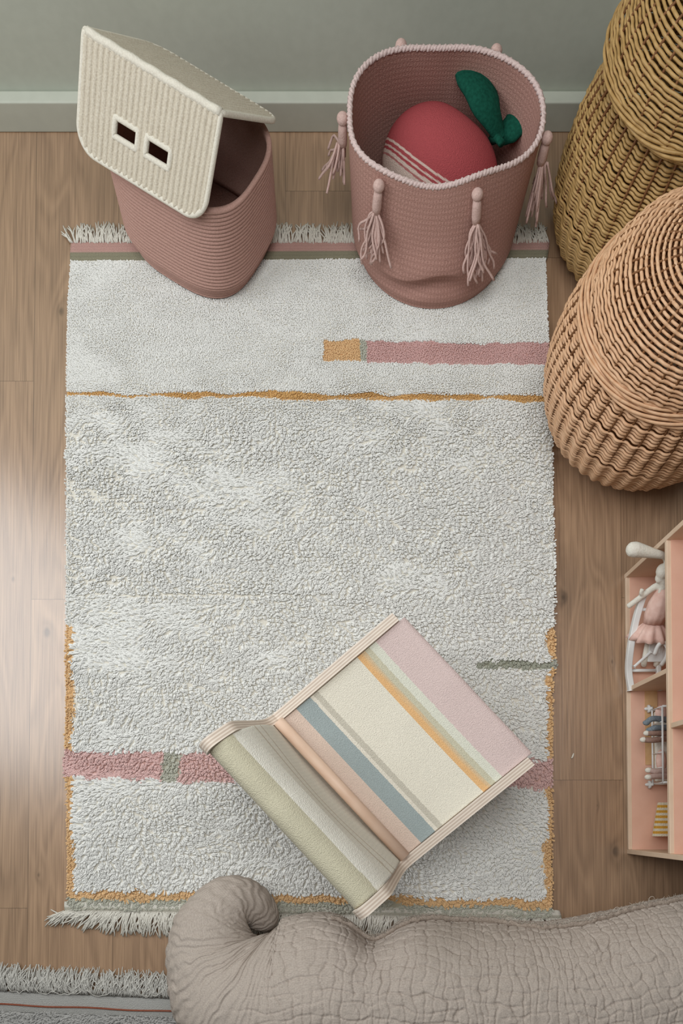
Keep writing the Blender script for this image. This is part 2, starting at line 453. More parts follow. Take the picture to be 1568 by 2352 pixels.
def build_pile():
    sp = .0029
    x0, x1 = P(140, 1300).x, P(1288, 1300).x
    y0, y1 = P(700, 2110).y, P(700, 586).y
    gx, gy = np.meshgrid(np.arange(x0, x1, sp), np.arange(y0, y1, sp))
    bx = gx.ravel(); by = gy.ravel(); n = len(bx)
    bx = bx + RNG.uniform(-.45, .45, n) * sp; by = by + RNG.uniform(-.45, .45, n) * sp
    px, py = to_px(bx, by, .014)
    ybot = 2082 + (px - 150) * .020; ytop = 598 - (px - 160) * .006
    keep = (px > np.interp(py, EL[:, 0], EL[:, 1]) + 3) & (px < np.interp(py, ER[:, 0], ER[:, 1]) - 3) & (py < ybot) & (py > ytop)
    bx, by, px, py = bx[keep], by[keep], px[keep], py[keep]; n = len(bx)
    C, H = rug_colour(px, py)
    # locks: neighbouring strands lean together and meet at their tips
    LK = .0085
    ci, cj = np.floor(bx / LK), np.floor(by / LK)
    best = np.full(n, 9.0); kx = np.zeros(n); ky = np.zeros(n)
    for di in (-1, 0, 1):
        for dj in (-1, 0, 1):
            qx = (ci + di + .1 + .8 * hash2(ci + di, cj + dj, 5)) * LK; qy = (cj + dj + .1 + .8 * hash2(ci + di, cj + dj, 6)) * LK
            d = np.hypot(qx - bx, qy - by); m = d < best
            best[m] = d[m]; kx[m] = qx[m]; ky[m] = qy[m]
    lock = hash2(np.round(kx / LK * 50), np.round(ky / LK * 50), 9)
    shag = np.clip((py - 860) / 160, 0, 1)                  # the upper end is clipped shorter and smoother
    swirl = fbm(kx / .05, ky / .035, 55, 2) - .5
    ang = -1.5 + 4.6 * (fbm(kx / .17, ky / .10, 41) - .5) + 2.6 * swirl + (lock - .5) * 1.1 * shag + RNG.normal(0, .18, n)
    mag = (.22 + .75 * fbm(kx / .06, ky / .045, 77)) * (.30 + .60 * shag) * (.85 + .3 * lock)
    edge = np.minimum(px - np.interp(py, EL[:, 0], EL[:, 1]), np.interp(py, ER[:, 0], ER[:, 1]) - px)
    mag = mag * np.clip(edge / 20, .25, 1)
    Ht = (.0125 + .0060 * fbm(kx / .05, ky / .03, 91) * (.3 + .7 * shag)) * H * (1 + (lock - .5) * .10 * shag) * RNG.uniform(.96, 1.04, n)
    cn = fbm(bx / .040, by / .013, 63, 2); patch = np.clip((fbm(bx / .13, by / .10, 64) - .42) * 6, 0, 1)
    Ht = Ht * (1 - .50 * np.exp(-((cn - .5) / .04) ** 2) * patch * (.15 + .85 * shag))
    clump = .42 * shag + .05
    lx, ly = np.cos(ang) * mag * Ht * 1.3 + (kx - bx) * clump, np.sin(ang) * mag * Ht * 1.3 + (ky - by) * clump
    C = C * (1 + RNG.normal(0, .015, n) + (lock - .5) * .03)[:, None]
    ts = np.array([0, .55, .93]); rs = np.array([.0019, .0023, .0019])
    S = 3
    V = np.zeros((n, len(ts) * S + 1, 3), np.float32)
    rot = RNG.uniform(0, 6.28, n)
    for k, (t, r) in enumerate(zip(ts, rs)):
        cx = bx + lx * t ** 1.5; cy = by + ly * t ** 1.5
        cz = .004 + Ht * t * (1 - .20 * mag * t)
        for j in range(S):
            a = rot + j / S * 6.28318
            V[:, k * S + j, 0] = cx + r * np.cos(a)
            V[:, k * S + j, 1] = cy + r * np.sin(a)
            V[:, k * S + j, 2] = cz
    V[:, -1, 0] = bx + lx; V[:, -1, 1] = by + ly; V[:, -1, 2] = .004 + Ht * (1.02 - .20 * mag)
    nv = V.shape[1]
    tri = []
    for k in range(len(ts) - 1):
        for j in range(S):
            a = (k * S + j, k * S + (j + 1) % S, (k + 1) * S + (j + 1) % S, (k + 1) * S + j)
            tri += [(a[0], a[1], a[2]), (a[0], a[2], a[3])]
    tri += [((len(ts) - 1) * S + j, (len(ts) - 1) * S + (j + 1) % S, nv - 1) for j in range(S)]
    F = (np.arange(n)[:, None, None] * nv + np.array(tri)[None]).reshape(-1, 3)
    # dense underwool
    gx, gy = np.meshgrid(np.arange(x0, x1, .004), np.arange(y0, y1, .004), indexing='ij'); sh = gx.shape
    hx, hy = to_px(gx.ravel(), gy.ravel(), .008)
    hx2 = np.clip(hx, np.interp(hy, EL[:, 0], EL[:, 1]) + 6, np.interp(hy, ER[:, 0], ER[:, 1]) - 6)
    hy2 = np.clip(hy, 602 - (hx2 - 160) * .006, 2078 + (hx2 - 150) * .02)
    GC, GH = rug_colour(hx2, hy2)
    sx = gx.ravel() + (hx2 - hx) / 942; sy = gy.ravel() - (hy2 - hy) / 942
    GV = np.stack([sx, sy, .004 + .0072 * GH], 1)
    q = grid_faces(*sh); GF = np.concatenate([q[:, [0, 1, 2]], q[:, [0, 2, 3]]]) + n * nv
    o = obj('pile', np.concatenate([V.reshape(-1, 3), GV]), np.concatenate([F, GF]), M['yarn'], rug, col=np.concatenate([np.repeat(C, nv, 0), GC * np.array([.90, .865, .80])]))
    o['kind'] = 'stuff'
build_pile()

def strip_between(name, edges_px, z, material, parent, nx=60, ny=8, col=None, rib=0.0, thick=.004):
    """a woven band lying on the floor between two pixel lines (left/right ends given for top and bottom)"""
    (a, b), (c, d) = edges_px
    V = []; Cc = []
    for i in range(nx):
        for j in range(ny):
            s, t = i / (nx - 1), j / (ny - 1)
            top = (a[0] + (b[0] - a[0]) * s, a[1] + (b[1] - a[1]) * s); bot = (c[0] + (d[0] - c[0]) * s, c[1] + (d[1] - c[1]) * s)
            p = P(top[0] + (bot[0] - top[0]) * t, top[1] + (bot[1] - top[1]) * t, z)
            V.append((p.x, p.y, z * (.35 + .65 * math.sin(math.pi * min(max(t, .04), .96)) ** .4) + rib * math.sin(s * nx * 3.1)))
            Cc.append(col(s, t) if col else (1, 1, 1))
    o = obj(name, V, grid_faces(nx, ny), material, parent, col=np.array(Cc) if col else None)
    sm = o.modifiers.new('thickness', 'SOLIDIFY'); sm.thickness = thick; sm.offset = -1
    return o

# backing under the pile
bkV = []
for y_ in np.linspace(2094, 560, 40):
    for e in (EL, ER):
        x_ = np.interp(y_, e[:, 0], e[:, 1]) + (5 if e is EL else -5)
        p = P(x_, y_, .004); bkV.append((p.x, p.y, .004))
o = obj('backing', bkV, grid_faces(40, 2), mat('rug_backing', (172, 166, 154), (190, 184, 172), .95, (120, 120, 120)), rug)
o.modifiers.new('thickness', 'SOLIDIFY').thickness = -.003
def band_top(s, t):
    if t < .55: return np.array(lin((188, 150, 142))) * (1 + .12 * math.sin(t * 40))
    return np.array(lin((140, 136, 116))) * (1 + .1 * math.sin(t * 40))
strip_between('woven_band', (((164, 555), (1262, 552)), ((161, 602), (1256, 594))), .009, M['cotton'], rug, 120, 14, band_top)
def band_bot(s, t):
    return np.array(lin((216, 212, 202))) if t < .5 or t > .8 else np.array(lin((186, 182, 168)))
strip_between('woven_band', (((148, 2072), (1284, 2092)), ((150, 2094), (1290, 2112))), .009, M['cotton'], rug, 160, 12, band_bot, .0006)

def fringe(name, starts, dirs, length, r, parent, material, seed, curl=.25, z0=.008, per=4, zlift=.012):
    rg = np.random.default_rng(seed); b = MB()
    for (x, y), (dx, dy) in zip(starts, dirs):
        clump = rg.normal(0, .18)
        for k in range(per):
            L_ = length * rg.uniform(.75, 1.1)
            a = math.atan2(dy, dx) + clump + rg.normal(0, .14)
            pts = []; cx, cy = x + rg.normal(0, .0025), y + rg.normal(0, .0015)
            turn = rg.normal(0, curl)
            for i in range(7):
                t = i / 6
                pts.append((cx, cy, .003 + z0 * (1 - t * .6) + zlift * math.sin(math.pi * min(t * 1.1, 1)) * rg.uniform(.3, 1) * .6))
                cx += math.cos(a) * L_ / 6; cy += math.sin(a) * L_ / 6; a += turn / 6 + rg.normal(0, .08)
            b.tube(pts, [r, r * 1.1, r, r, r * .95, r * .9, r * .7], 5)
    o = b.build(name, material, parent); o['kind'] = 'stuff'
    return o
st, dr = [], []
for x_ in np.arange(166, 1262, 6.5):
    p = P(x_, 558, .01); st.append((p.x, p.y)); dr.append((random.gauss(.0, .15), 1))
fringe('fringe', st, dr, .052, .0017, rug, M['wool_white'], 3, .3)
st, dr = [], []
for x_ in np.arange(148, 1288, 5.0):
    yy = 2093 + (x_ - 150) * .017
    p = P(x_, yy, .01); st.append((p.x, p.y))
    f = max(0, 1 - (x_ - 148) / 190)
    g = max(0, (x_ - 1240) / 50)
    dr.append((-.22 - 1.9 * f ** 1.5 + .8 * g, -1))
fringe('fringe', st, dr, .056, .0017, rug, M['wool_white'], 4, .35)

# ------------------------------------------------------------------ the grey rug at the lower left
grug = thing('area_rug', 'grey short-pile rug with a rust line and curly fringe at the lower left', 'rug', (P(180, 2345).x, P(180, 2345).y, 0))
def band_grey(s, t):
    return np.array(lin((172, 171, 167))) * (1 + .10 * math.sin(t * 75))
strip_between('woven_band', (((-140, 2270), (480, 2298)), ((-140, 2318), (480, 2340))), .007, M['cotton'], grug, 80, 40, band_grey)
b = MB()
pth = [P(-140 + i * 31, 2301 + i * 31 * .042 + 1.2 * math.sin(i), .0125) for i in range(21)]
b.tube(pth, .0022, 6)
tag(b.build('accent_yarn', mat('rust_yarn', (132, 74, 56), (146, 86, 66), .95, (300, 300, 300)), grug), 'thin rust red line')
def build_grey_pile():
    sp = .0036
    x0, x1, y0, y1 = P(-140, 2400).x, P(520, 2400).x, -.70, P(-100, 2310).y
    gx, gy = np.meshgrid(np.arange(x0, x1, sp), np.arange(y0, y1, sp))
    bx = gx.ravel() + RNG.uniform(-.45, .45, gx.size) * sp; by = gy.ravel() + RNG.uniform(-.45, .45, gx.size) * sp
    px, py = to_px(bx, by, .01); k = py > 2324 + px * .038
    bx, by = bx[k], by[k]; n = len(bx)
    ang = 6 * fbm(bx / .03, by / .03, 21) + RNG.normal(0, .5, n); mag = .3 + .6 * fbm(bx / .03, by / .03, 22)
    Ht = (.010 + .005 * fbm(bx / .02, by / .02, 23)) * RNG.uniform(.8, 1.15, n)
    lx, ly = np.cos(ang) * mag * Ht, np.sin(ang) * mag * Ht
    S = 4; V = np.zeros((n, 9, 3), np.float32)
    for j in range(4):
        a = ang + j * 1.5708
        V[:, j] = np.stack([bx + 0.0021 * np.cos(a), by + .0021 * np.sin(a), np.full(n, .002)], 1)
        V[:, 4 + j] = np.stack([bx + lx * .6 + .0024 * np.cos(a), by + ly * .6 + .0024 * np.sin(a), Ht * .75], 1)
    V[:, 8] = np.stack([bx + lx, by + ly, Ht], 1)
    t = []
    for j in range(4):
        k2 = (j + 1) % 4; t += [(j, k2, 4 + k2), (j, 4 + k2, 4 + j), (4 + j, 4 + k2, 8)]
    F = (np.arange(n)[:, None, None] * 9 + np.array(t)[None]).reshape(-1, 3)
    C = np.tile(np.array(lin((178, 177, 174))), (n, 1)) * (1 + RNG.normal(0, .06, n))[:, None]
    o = obj('pile', V.reshape(-1, 3), F, M['yarn'], grug, col=np.repeat(C, 9, 0)); o['kind'] = 'stuff'
build_grey_pile()
p0, p1 = P(-140, 2324, .004), P(520, 2346, .004)
gb = MB(); gb.add([(p0.x, p0.y + .045, .001), (p1.x, p1.y + .045, .001), (p1.x, -.7, .001), (p0.x, -.7, .001), (p0.x, p0.y + .045, .003), (p1.x, p1.y + .045, .003), (p1.x, -.7, .003), (p0.x, -.7, .003)],
       [(0, 1, 2, 3), (7, 6, 5, 4), (0, 4, 5, 1), (1, 5, 6, 2), (2, 6, 7, 3), (3, 7, 4, 0)])
gb.build('backing', mat('grey_rug_backing', (120, 119, 116), (134, 133, 130), .95), grug, smooth=False)
st, dr = [], []
for x_ in np.arange(-135, 470, 4.2):
    p = P(x_, 2274 + x_ * .045, .01); st.append((p.x, p.y)); dr.append((random.gauss(.05, .22), 1))
fringe('fringe', st, dr, .062, .0014, grug, M['fringe_grey'], 14, .75, .010, 5, .022)
# a few long loops thrown back over the band
rg = random.Random(3)
for cx in (40, 105, 150, 168, 230, 330, 345):
    pts = []
    w = rg.uniform(18, 34)
    for i in range(12):
        a = math.pi * (1.05 + .95 * i / 11)
        pts.append(P(cx + w * math.cos(a), 2262 + cx * .03 - rg.uniform(14, 20) * math.sin(a), .018 + .004 * math.sin(i)))
    lb = MB(); lb.tube(smooth_path(pts, 24), .0013, 5); lb.build('fringe_loop', M['fringe_grey'], grug)

# ------------------------------------------------------------------ house-shaped basket
RUG_Z = .018
def house_basket():
    kx, kl = .25, .39
    Cc = P(467, 513, .25); T = P(645, 285, .25); B = P(509, 264, .39)
    D = P(181, 338, .25); u = (Cc - D); Lr = u.length; u.normalize()
    A = B - u * Lr
    T2 = T - u * Lr
    mid = (Cc + D + T + T2) / 4
    root = thing('storage_basket', 'house-shaped basket, pink coiled rope body under a cream roof with a window', 'basket', (mid.x, mid.y, RUG_Z))
    v = Vector((-u.y, u.x, 0))
    c0 = Vector((mid.x, mid.y)) + Vector((.014, -.004))
    rows, per, nth = 27, 6, 150
    nz = rows * per
    h0, h1 = RUG_Z, .252
    def ring(t, off, n_e=3.0):
        lx_, ly_ = -.014 * (1 - t), -.030 * (1 - t)
        f = .5 - .5 * math.cos(math.pi * min(t * 4.5, 1))
        a, bb = .172 + .006 * t, .148 - .018 * t
        a *= .90 + .10 * f; bb *= .90 + .10 * f
        th = np.arange(nth) / nth * 2 * np.pi
        ct, stt = np.cos(th), np.sin(th)
        r = (np.abs(ct / (a + off)) ** n_e + np.abs(stt / (bb + off)) ** n_e) ** (-1 / n_e)
        cx = c0.x + lx_ + u.x * r * ct + v.x * r * stt; cy = c0.y + ly_ + u.y * r * ct + v.y * r * stt
        return cx, cy
    V, n = [], 0
    prof = []
    for i in range(nz + 1):
        t = i / nz; prof.append((t, .0026 * abs(math.sin(math.pi * i / per)) ** .7))
    for t, off in prof: 
        cx, cy = ring(t, off); V.append(np.stack([cx, cy, np.full(nth, h0 + (h1 - h0) * t)], 1))
    for t in np.linspace(1, 0, 14):
        cx, cy = ring(t, -.007); V.append(np.stack([cx, cy, np.full(nth, max(h0 + .006, h0 + (h1 - h0) * t))], 1))
    NV = len(V); V = np.concatenate(V)
    F = [tuple(f) for f in grid_faces(NV, nth, False, True)]
    F.append(tuple(range((NV - 1) * nth, NV * nth))); F.append(tuple(range(nth))[::-1])
    obj('body', V, F, M['pink_cord'], root)
    def panel(a0, a1, b0, name, holes=()):
        """a0-a1 lower edge, b0 the ridge above a0"""
        e1 = a1 - a0; e2 = b0 - a0
        nrm = e1.cross(e2).normalized()
        if nrm.z < 0: nrm = -nrm
        ncord = 25; ps = 8; NS = ncord * ps + 1; NT = 41
        ss = np.linspace(0, 1, NS); tt = np.linspace(0, 1, NT)
        cr = .045                                  # rounded outer corners
        Vt, Vb = [], []
        for s in ss:
            for t in tt:
                d = .0046 * abs(math.sin(math.pi * s * ncord)) ** .5 + (vn(s * 60, t * 9, 4) - .5) * .001
                # pull corners in
                def inset(q): 
                    e = min(q, 1 - q) * Lr
                    return 0 if e > cr else (cr - math.sqrt(max(cr * cr - (cr - e) ** 2, 0))) / e2.length
                tlo = inset(s); t2 = tlo + (1 - tlo) * t
                if name == 'back': t2 = tlo + (1 - tlo) * t
                p = a0 + e1 * s + e2 * t2
                Vt.append(p + nrm * (.004 + d)); Vb.append(p - nrm * .002)
        Fq = []
        def inside(s, t): return any(h[0] < s < h[1] and h[2] < t < h[3] for h in holes)
        nv = NS * NT; keep = np.zeros((NS - 1, NT - 1), bool)
        for i in range(NS - 1):
            for j in range(NT - 1):
                keep[i, j] = not inside((ss[i] + ss[i + 1]) / 2, (tt[j] + tt[j + 1]) / 2)
        for i in range(NS - 1):
            for j in range(NT - 1):
                if not keep[i, j]: continue
                a, b_, c_, d_ = i * NT + j, (i + 1) * NT + j, (i + 1) * NT + j + 1, i * NT + j + 1
                Fq.append((a, b_, c_, d_)); Fq.append((nv + d_, nv + c_, nv + b_, nv + a))
                for (di, dj, e) in ((-1, 0, (d_, a)), (1, 0, (b_, c_)), (0, -1, (a, b_)), (0, 1, (c_, d_))):
                    ii, jj = i + di, j + dj
                    if not (0 <= ii < NS - 1 and 0 <= jj < NT - 1) or not keep[ii, jj]:
                        Fq.append((e[1], e[0], nv + e[0], nv + e[1]))
        o = obj('roof_panel', Vt + Vb, Fq, M['cream_cord_dim'], root)
        # border cord all round
        pts = []
        def edge(s, t):
            e = min(s, 1 - s) * Lr
            tl = 0 if e > cr else (cr - math.sqrt(max(cr * cr - (cr - e) ** 2, 0))) / e2.length
            return a0 + e1 * s + e2 * (tl + (1 - tl) * t) + nrm * .003
        for q in np.linspace(0, 1, 60): pts.append(edge(.5 - .5 * math.cos(math.pi * q), 0))
        for q in np.linspace(0, 1, 20)[1:]: pts.append(edge(1, q))
        for q in np.linspace(1, 0, 40)[1:]: pts.append(edge(q, 1))
        for q in np.linspace(1, 0, 20)[1:-1]: pts.append(edge(0, q))
        cb = MB(); cb.tube(pts, .0058, 8, closed=True)
        cb.build('edge_cord', M['cream_cord'], o)
        if holes:
            fb = MB()
            for h in holes:
                ring_ = [a0 + e1 * s + e2 * t + nrm * .004 for s, t in ((h[0], h[2]), (h[1], h[2]), (h[1], h[3]), (h[0], h[3]))]
                rp = []
                for k in range(4):
                    for q in np.linspace(0, 1, 8, endpoint=False): rp.append(ring_[k].lerp(ring_[(k + 1) % 4], q))
                fb.tube(rp, .0062, 8, closed=True)
            fb.build('window_frame', M['cream_cord'], o)
        return o
    panel(D, Cc, A, 'front', ((.27, .45, .30, .475), (.515, .70, .30, .475)))
    panel(T2, T, A, 'back')
    # ridge cord
    rb = MB(); rb.tube([A.lerp(B, t) + Vector((0, 0, .004 + .0012 * math.sin(t * 40))) for t in np.linspace(.02, 1, 30)], .008, 8)
    rb.build('ridge_cord', M['cream_cord'], root)
house_basket()

# ------------------------------------------------------------------ pink tasselled basket and the plush fruit in it
def tassel_basket():
    c_bot = P(993, 519, .02); c_top = P(1019, 258, .30)
    c_bot.y -= 0.020
    root = thing('storage_basket', 'round pink knitted basket with pale rim and hanging tassels, holding a plush fruit', 'basket', (c_bot.x, c_bot.y, RUG_Z))
    nth, nz = 220, 90
    th = np.arange(nth) / nth * 2 * np.pi
    z0, z1 = RUG_Z, .30
    def ring(t, off=0.0):
        e = t ** 1.1
        a = .196 * (1 - e) + .206 * e; b = .196 * (1 - e) + .149 * e
        ne = 2.0 + .35 * e
        r = (np.abs(np.cos(th) / a) ** ne + np.abs(np.sin(th) / b) ** ne) ** (-1 / ne)
        rnd = .5 - .5 * math.cos(math.pi * min(t * 9, 1)); r = r * (.95 + .05 * rnd)
        # sagging wall: a fold low at the front, soft waves elsewhere
        d = np.angle(np.exp(1j * (th + 1.75)))
        wgt = np.exp(-(d / .62) ** 4)
        zc = .27 + .10 * np.exp(-((d - .25) / .35) ** 2)
        r = r + wgt * (.013 * np.exp(-np.clip((t - zc) / .16, 0, 9) ** 2) * (t > zc) + .013 * np.exp(-((t - zc) / .03) ** 2) * (t <= zc) - .012 * np.exp(-((t - zc + .12) / .07) ** 2))
        r = r + .004 * np.sin(3 * th + 1.0) * e + .003 * np.sin(5 * th + 2) * e
        cx = c_bot.x + (c_top.x - c_bot.x) * t; cy = c_bot.y + (c_top.y - c_bot.y) * t
        wave = e ** 3 * (.010 * np.clip(-np.sin(th), 0, 1) * np.sin(4 * th - .7) - .004)
        z = z0 + (z1 - z0) * t + wave
        return np.stack([cx + (r + off) * np.cos(th), cy + (r + off) * np.sin(th), z], 1)
    V, UV = [], []
    for t in np.linspace(0, 1, nz): V.append(ring(t)); UV.append(np.stack([th * .2, np.full(nth, t * .3)], 1))
    for t in np.linspace(1, .03, 40): V.append(ring(t, -.008)); UV.append(np.stack([th * .2, np.full(nth, .3 + (1 - t) * .3)], 1))
    NV = len(V); Vv = np.concatenate(V)
    F = [tuple(f) for f in grid_faces(NV, nth, False, True)]
    F.append(tuple(range((NV - 1) * nth, NV * nth))); F.append(tuple(range(nth))[::-1])
    obj('body', Vv, F, M['pink_felt'], root, uv=np.concatenate(UV))
    rim = (ring(1) + ring(1, -.008)) / 2; rim[:, 2] += .001
    # twisted rim yarn
    b = MB()
    for ph in (0, math.pi):
        k = 70
        rr = ring(1, -.004)
        tw = np.stack([np.cos(th) * np.cos(k * th + ph), np.sin(th) * np.cos(k * th + ph), np.sin(k * th + ph)], 1) * .0028
        b.tube(rr + tw, .0044, 6, closed=True)
    tag(b.build('rim', M['rim_yarn'], root), 'pale whipped rim')
    def tassel(px, py, zt, hang, seed, length=.098):
        """px,py: where it is tied below the rim"""
        rg = random.Random(seed)
        p = P(px, py, zt)
        ctr = Vector((c_bot.x + (c_top.x - c_bot.x) * .9, c_bot.y + (c_top.y - c_bot.y) * .9, 0))
        out = Vector((p.x - ctr.x, p.y - ctr.y, 0)).normalized()
        def wall(z, extra):
            t = min(max((z - z0) / (z1 - z0), 0), 1)
            R = ring(t); a = math.atan2(out.y, out.x)
            i = int(round(a / (2 * math.pi) * nth)) % nth
            w = Vector(R[i]); return Vector((w.x, w.y, z)) + out * extra
        nb = MB()
        nb.ball(wall(zt, .012), (.0125, .0125, .012))
        neck = [wall(zt - .006, .012), wall(zt - .022, .013), wall(zt - .042, .014), wall(zt - .055, .014)]
        nb.tube(neck, [.0085, .010, .0105, .0085], 10)
        o = nb.build('tassel', M['pink_tassel'], root)
        tb = MB()
        side = out.cross(Vector((0, 0, 1)))
        for k in range(34):
            a = rg.uniform(0, 6.28)
            s = rg.gauss(0, .014); dep = abs(rg.gauss(.010, .009)); L_ = length * rg.uniform(.75, 1.12)
            pts = []
            for i in range(8):
                t = i / 7
                z = zt - .050 - L_ * t * (1 if not hang else hang)
                sw = s * (t ** .6) * (1.25 + .7 * math.sin(3 * t + k)) + .007 * math.sin((6 + k % 4) * t + k * 1.7) * t
                pts.append(wall(max(z, RUG_Z + .012), .012 + dep * (.4 + 1.2 * t)) + side * sw)
            tb.tube(smooth_path(pts, 16), .0027, 5)
        tb.build('tassel_strands', M['pink_tassel'], o)
    tassel(858, 437, .282, 1, 1); tassel(1095, 447, .282, 1, 2)
    tassel(1259, 318, .278, 1, 3); tassel(779, 272, .282, 1, 4, .06)
    tassel(918, 104, .288, 1, 5); tassel(1146, 108, .288, 1, 6)
    return root
tassel_basket()

def plush_fruit():
    c = P(1010, 398, .125)
    root = thing('plush_toy', 'red and white plush fruit with green felt leaves lying in the pink tasselled basket', 'plush toy', (c.x, c.y, .06))
    ax = Vector((.50, .68, .50)).normalized(); s1 = ax.cross(Vector((0, 0, 1))).normalized(); s2 = ax.cross(s1)
    n, m = 128, 260
    V, C = [], []
    red, white = np.array(lin((172, 80, 84))), np.array(lin((222, 202, 190)))
    for i in range(m + 1):
        a = math.pi * i / m
        for j in range(n):
            b = 2 * math.pi * j / n
            h = math.cos(a); rr = math.sin(a)
            r = .130 * (1 + .05 * math.sin(2 * b + .5) * rr)
            dim = -.018 * math.exp(-((a) / .35) ** 2)
            p = c + ax * (h * .118 + dim) + s1 * (rr * r * 1.04 * math.cos(b)) + s2 * (rr * r * .92 * math.sin(b))
            p.z = max(p.z, .034)
            V.append(p)
            hh = h + .03 * math.sin(3 * b)
            col = red if hh > -.28 else white
            if -.16 < hh < -.125 or -.24 < hh < -.21: col = white * .9 + red * .1
            if -.36 < hh < -.33: col = red * .8 + white * .2
            C.append(col)
    obj('body', V, grid_faces(m + 1, n, False, True), M['cotton'], root, col=np.array(C))
    def leaf(pts, width, flat, seed):
        path = smooth_path(pts, 18); k = len(path)
        w = np.array([width * max(math.sin(math.pi * (.06 + .9 * t)), .02) ** .7 for t in np.linspace(0, 1, k)])
        T, N_, B_ = frames(path, False)
        Vv = []
        for i in range(k):
            for j in range(14):
                a = 2 * math.pi * j / 14
                Vv.append(path[i] + N_[i] * w[i] * math.cos(a) * (1 + .06 * math.sin(i * 1.3 + seed)) + B_[i] * flat * w[i] * math.sin(a))
        F = [tuple(f) for f in grid_faces(k, 14, False, True)] + [tuple(range(14))[::-1], tuple((k - 1) * 14 + j for j in range(14))]
        obj('leaf', Vv, F, M['leaf'], root)
    leaf([P(1150, 318, .185), P(1122, 255, .222), P(1094, 196, .236), P(1070, 152, .232), P(1052, 130, .222)], .038, .45, 1)
    leaf([P(1150, 326, .17), P(1172, 298, .19), P(1194, 276, .195), P(1214, 262, .19)], .030, .5, 2)
    b = MB(); b.tube([P(1128, 322, .18), P(1143, 318, .196), P(1152, 330, .20)], [.010, .009, .008], 8); b.build('stem', M['leaf'], root)
plush_fruit()

# ------------------------------------------------------------------ wicker baskets
def weave(profile, centre, rows, nst, r_w, amp, phase, name, material, parent, rmin=0, jitter=.0006, seed=1):
    """rows of willow rod woven in and out round upright stakes; profile: (radius, z) points"""
    pr = smooth_path(profile, 300)
    d = np.r_[0, np.cumsum(np.linalg.norm(np.diff(pr, axis=0), axis=1))]
    seg = nst * 6; th = np.arange(seg) / seg * 2 * np.pi
    rg = np.random.default_rng(seed)
    Vs, Fs = [], []; n = 0; sides = 6
    nor = np.gradient(pr, axis=0); nor = np.stack([nor[:, 1], -nor[:, 0]], 1); nor /= np.linalg.norm(nor, axis=1, keepdims=True) + 1e-9
    for k in range(rows):
        s = d[-1] * (k + .5) / rows
        r, z = np.interp(s, d, pr[:, 0]), np.interp(s, d, pr[:, 1])
        nr, nz = np.interp(s, d, nor[:, 0]), np.interp(s, d, nor[:, 1])
        if r < rmin: continue
        w = np.sin(nst / 2 * th + phase(k)); w = np.sign(w) * np.abs(w) ** .75
        fade = min(1, r / .08)
        off = amp * fade * w + rg.normal(0, jitter) + .0012 * np.sin(th * 3 + rg.uniform(0, 6))
        zj = .0008 * np.sin(th * 5 + rg.uniform(0, 6))
        R = r + off * nr
        path = np.stack([centre[0] + R * np.cos(th), centre[1] + R * np.sin(th), np.full(seg, z) + off * nz + zj], 1)
        T = np.roll(path, -1, 0) - np.roll(path, 1, 0); T /= np.linalg.norm(T, axis=1, keepdims=True)
        Nn = np.stack([nr * np.cos(th), nr * np.sin(th), np.full(seg, nz)], 1); Bn = np.cross(T, Nn)
        a = np.arange(sides) / sides * 2 * np.pi; rw = r_w * (1 + .10 * math.sin(k * 2.3))
        V = path[:, None] + rw * (np.cos(a)[None, :, None] * Nn[:, None] + np.sin(a)[None, :, None] * Bn[:, None])
        Vs.append(V.reshape(-1, 3)); Fs.append(grid_faces(seg, sides, True, True) + n); n += seg * sides
    return obj(name, np.concatenate(Vs), np.concatenate(Fs), material, parent)

def stakes(profile, centre, nst, r, parent, material, name='stakes'):
    pr = smooth_path(profile, 26); b = MB()
    for k in range(nst):
        a = (k + .25) / nst * 2 * math.pi
        b.tube([(centre[0] + q[0] * math.cos(a), centre[1] + q[0] * math.sin(a), q[1]) for q in pr], r, 5)
    return b.build(name, material, parent)

def braid(centre, R, z, r, material, parent, name, n=5, tw=4, w=.0075):
    """border of long rods laid along each other with a slow twist"""
    b = MB(); th = np.arange(260) / 260 * 2 * np.pi
    for k in range(n):
        ph = 2 * np.pi * k / n
        rr = R + w * .8 * np.cos(tw * th + ph) + .0012 * np.sin(9 * th + k); zz = z + w * np.sin(tw * th + ph)
        b.tube(np.stack([centre[0] + rr * np.cos(th), centre[1] + rr * np.sin(th), zz], 1), r, 6, closed=True)
    return b.build(name, material, parent)

def wicker(label, centre, body, lid, rows_b, rows_l, nst, matn, seed):
    root = thing('wicker_basket', label, 'basket', (centre[0], centre[1], 0), 'lidded wicker baskets at the right')
    bo = weave(body, centre, rows_b, nst, .0034, .0030, lambda k: k * .05, 'body', M[matn], root, seed=seed)
    stakes(body, centre, nst // 2, .0030, bo, M['willow_core'])
    bb = MB(); bb.tube([(centre[0], centre[1], .002), (centre[0], centre[1], .010)], body[0][0], 40); bb.build('base', M['willow_core'], bo, smooth=False)
    braid(centre, body[-1][0], body[-1][1] + .002, .0034, M[matn], bo, 'rim')
    lo = weave(lid, centre, rows_l, nst, .0032, .0011, lambda k: (k // 2) * .15 + 1.2 * (k % 2), 'lid', M[matn], root, rmin=.02, seed=seed + 1)
    stakes(lid, centre, nst // 2, .0026, lo, M['willow_core'])
    braid(centre, lid[0][0], lid[0][1], .0034, M[matn], lo, 'rim')
    kb = MB(); kb.ball((centre[0], centre[1], lid[-1][1]), (.03, .03, .012)); kb.build('knob', M[matn], lo)
    return root
FC = (.645, .985)
wicker('rounded honey-coloured wicker basket with a domed lid, standing in front of the taller basket', FC,
       [(.110, .008), (.178, .04), (.219, .12), (.233, .21), (.229, .30), (.213, .375)],
       [(.204, .392), (.198, .43), (.175, .485), (.12, .53), (.06, .552), (.012, .558)], 46, 30, 84, 'willow', 3)
RC = (.667, 1.447)
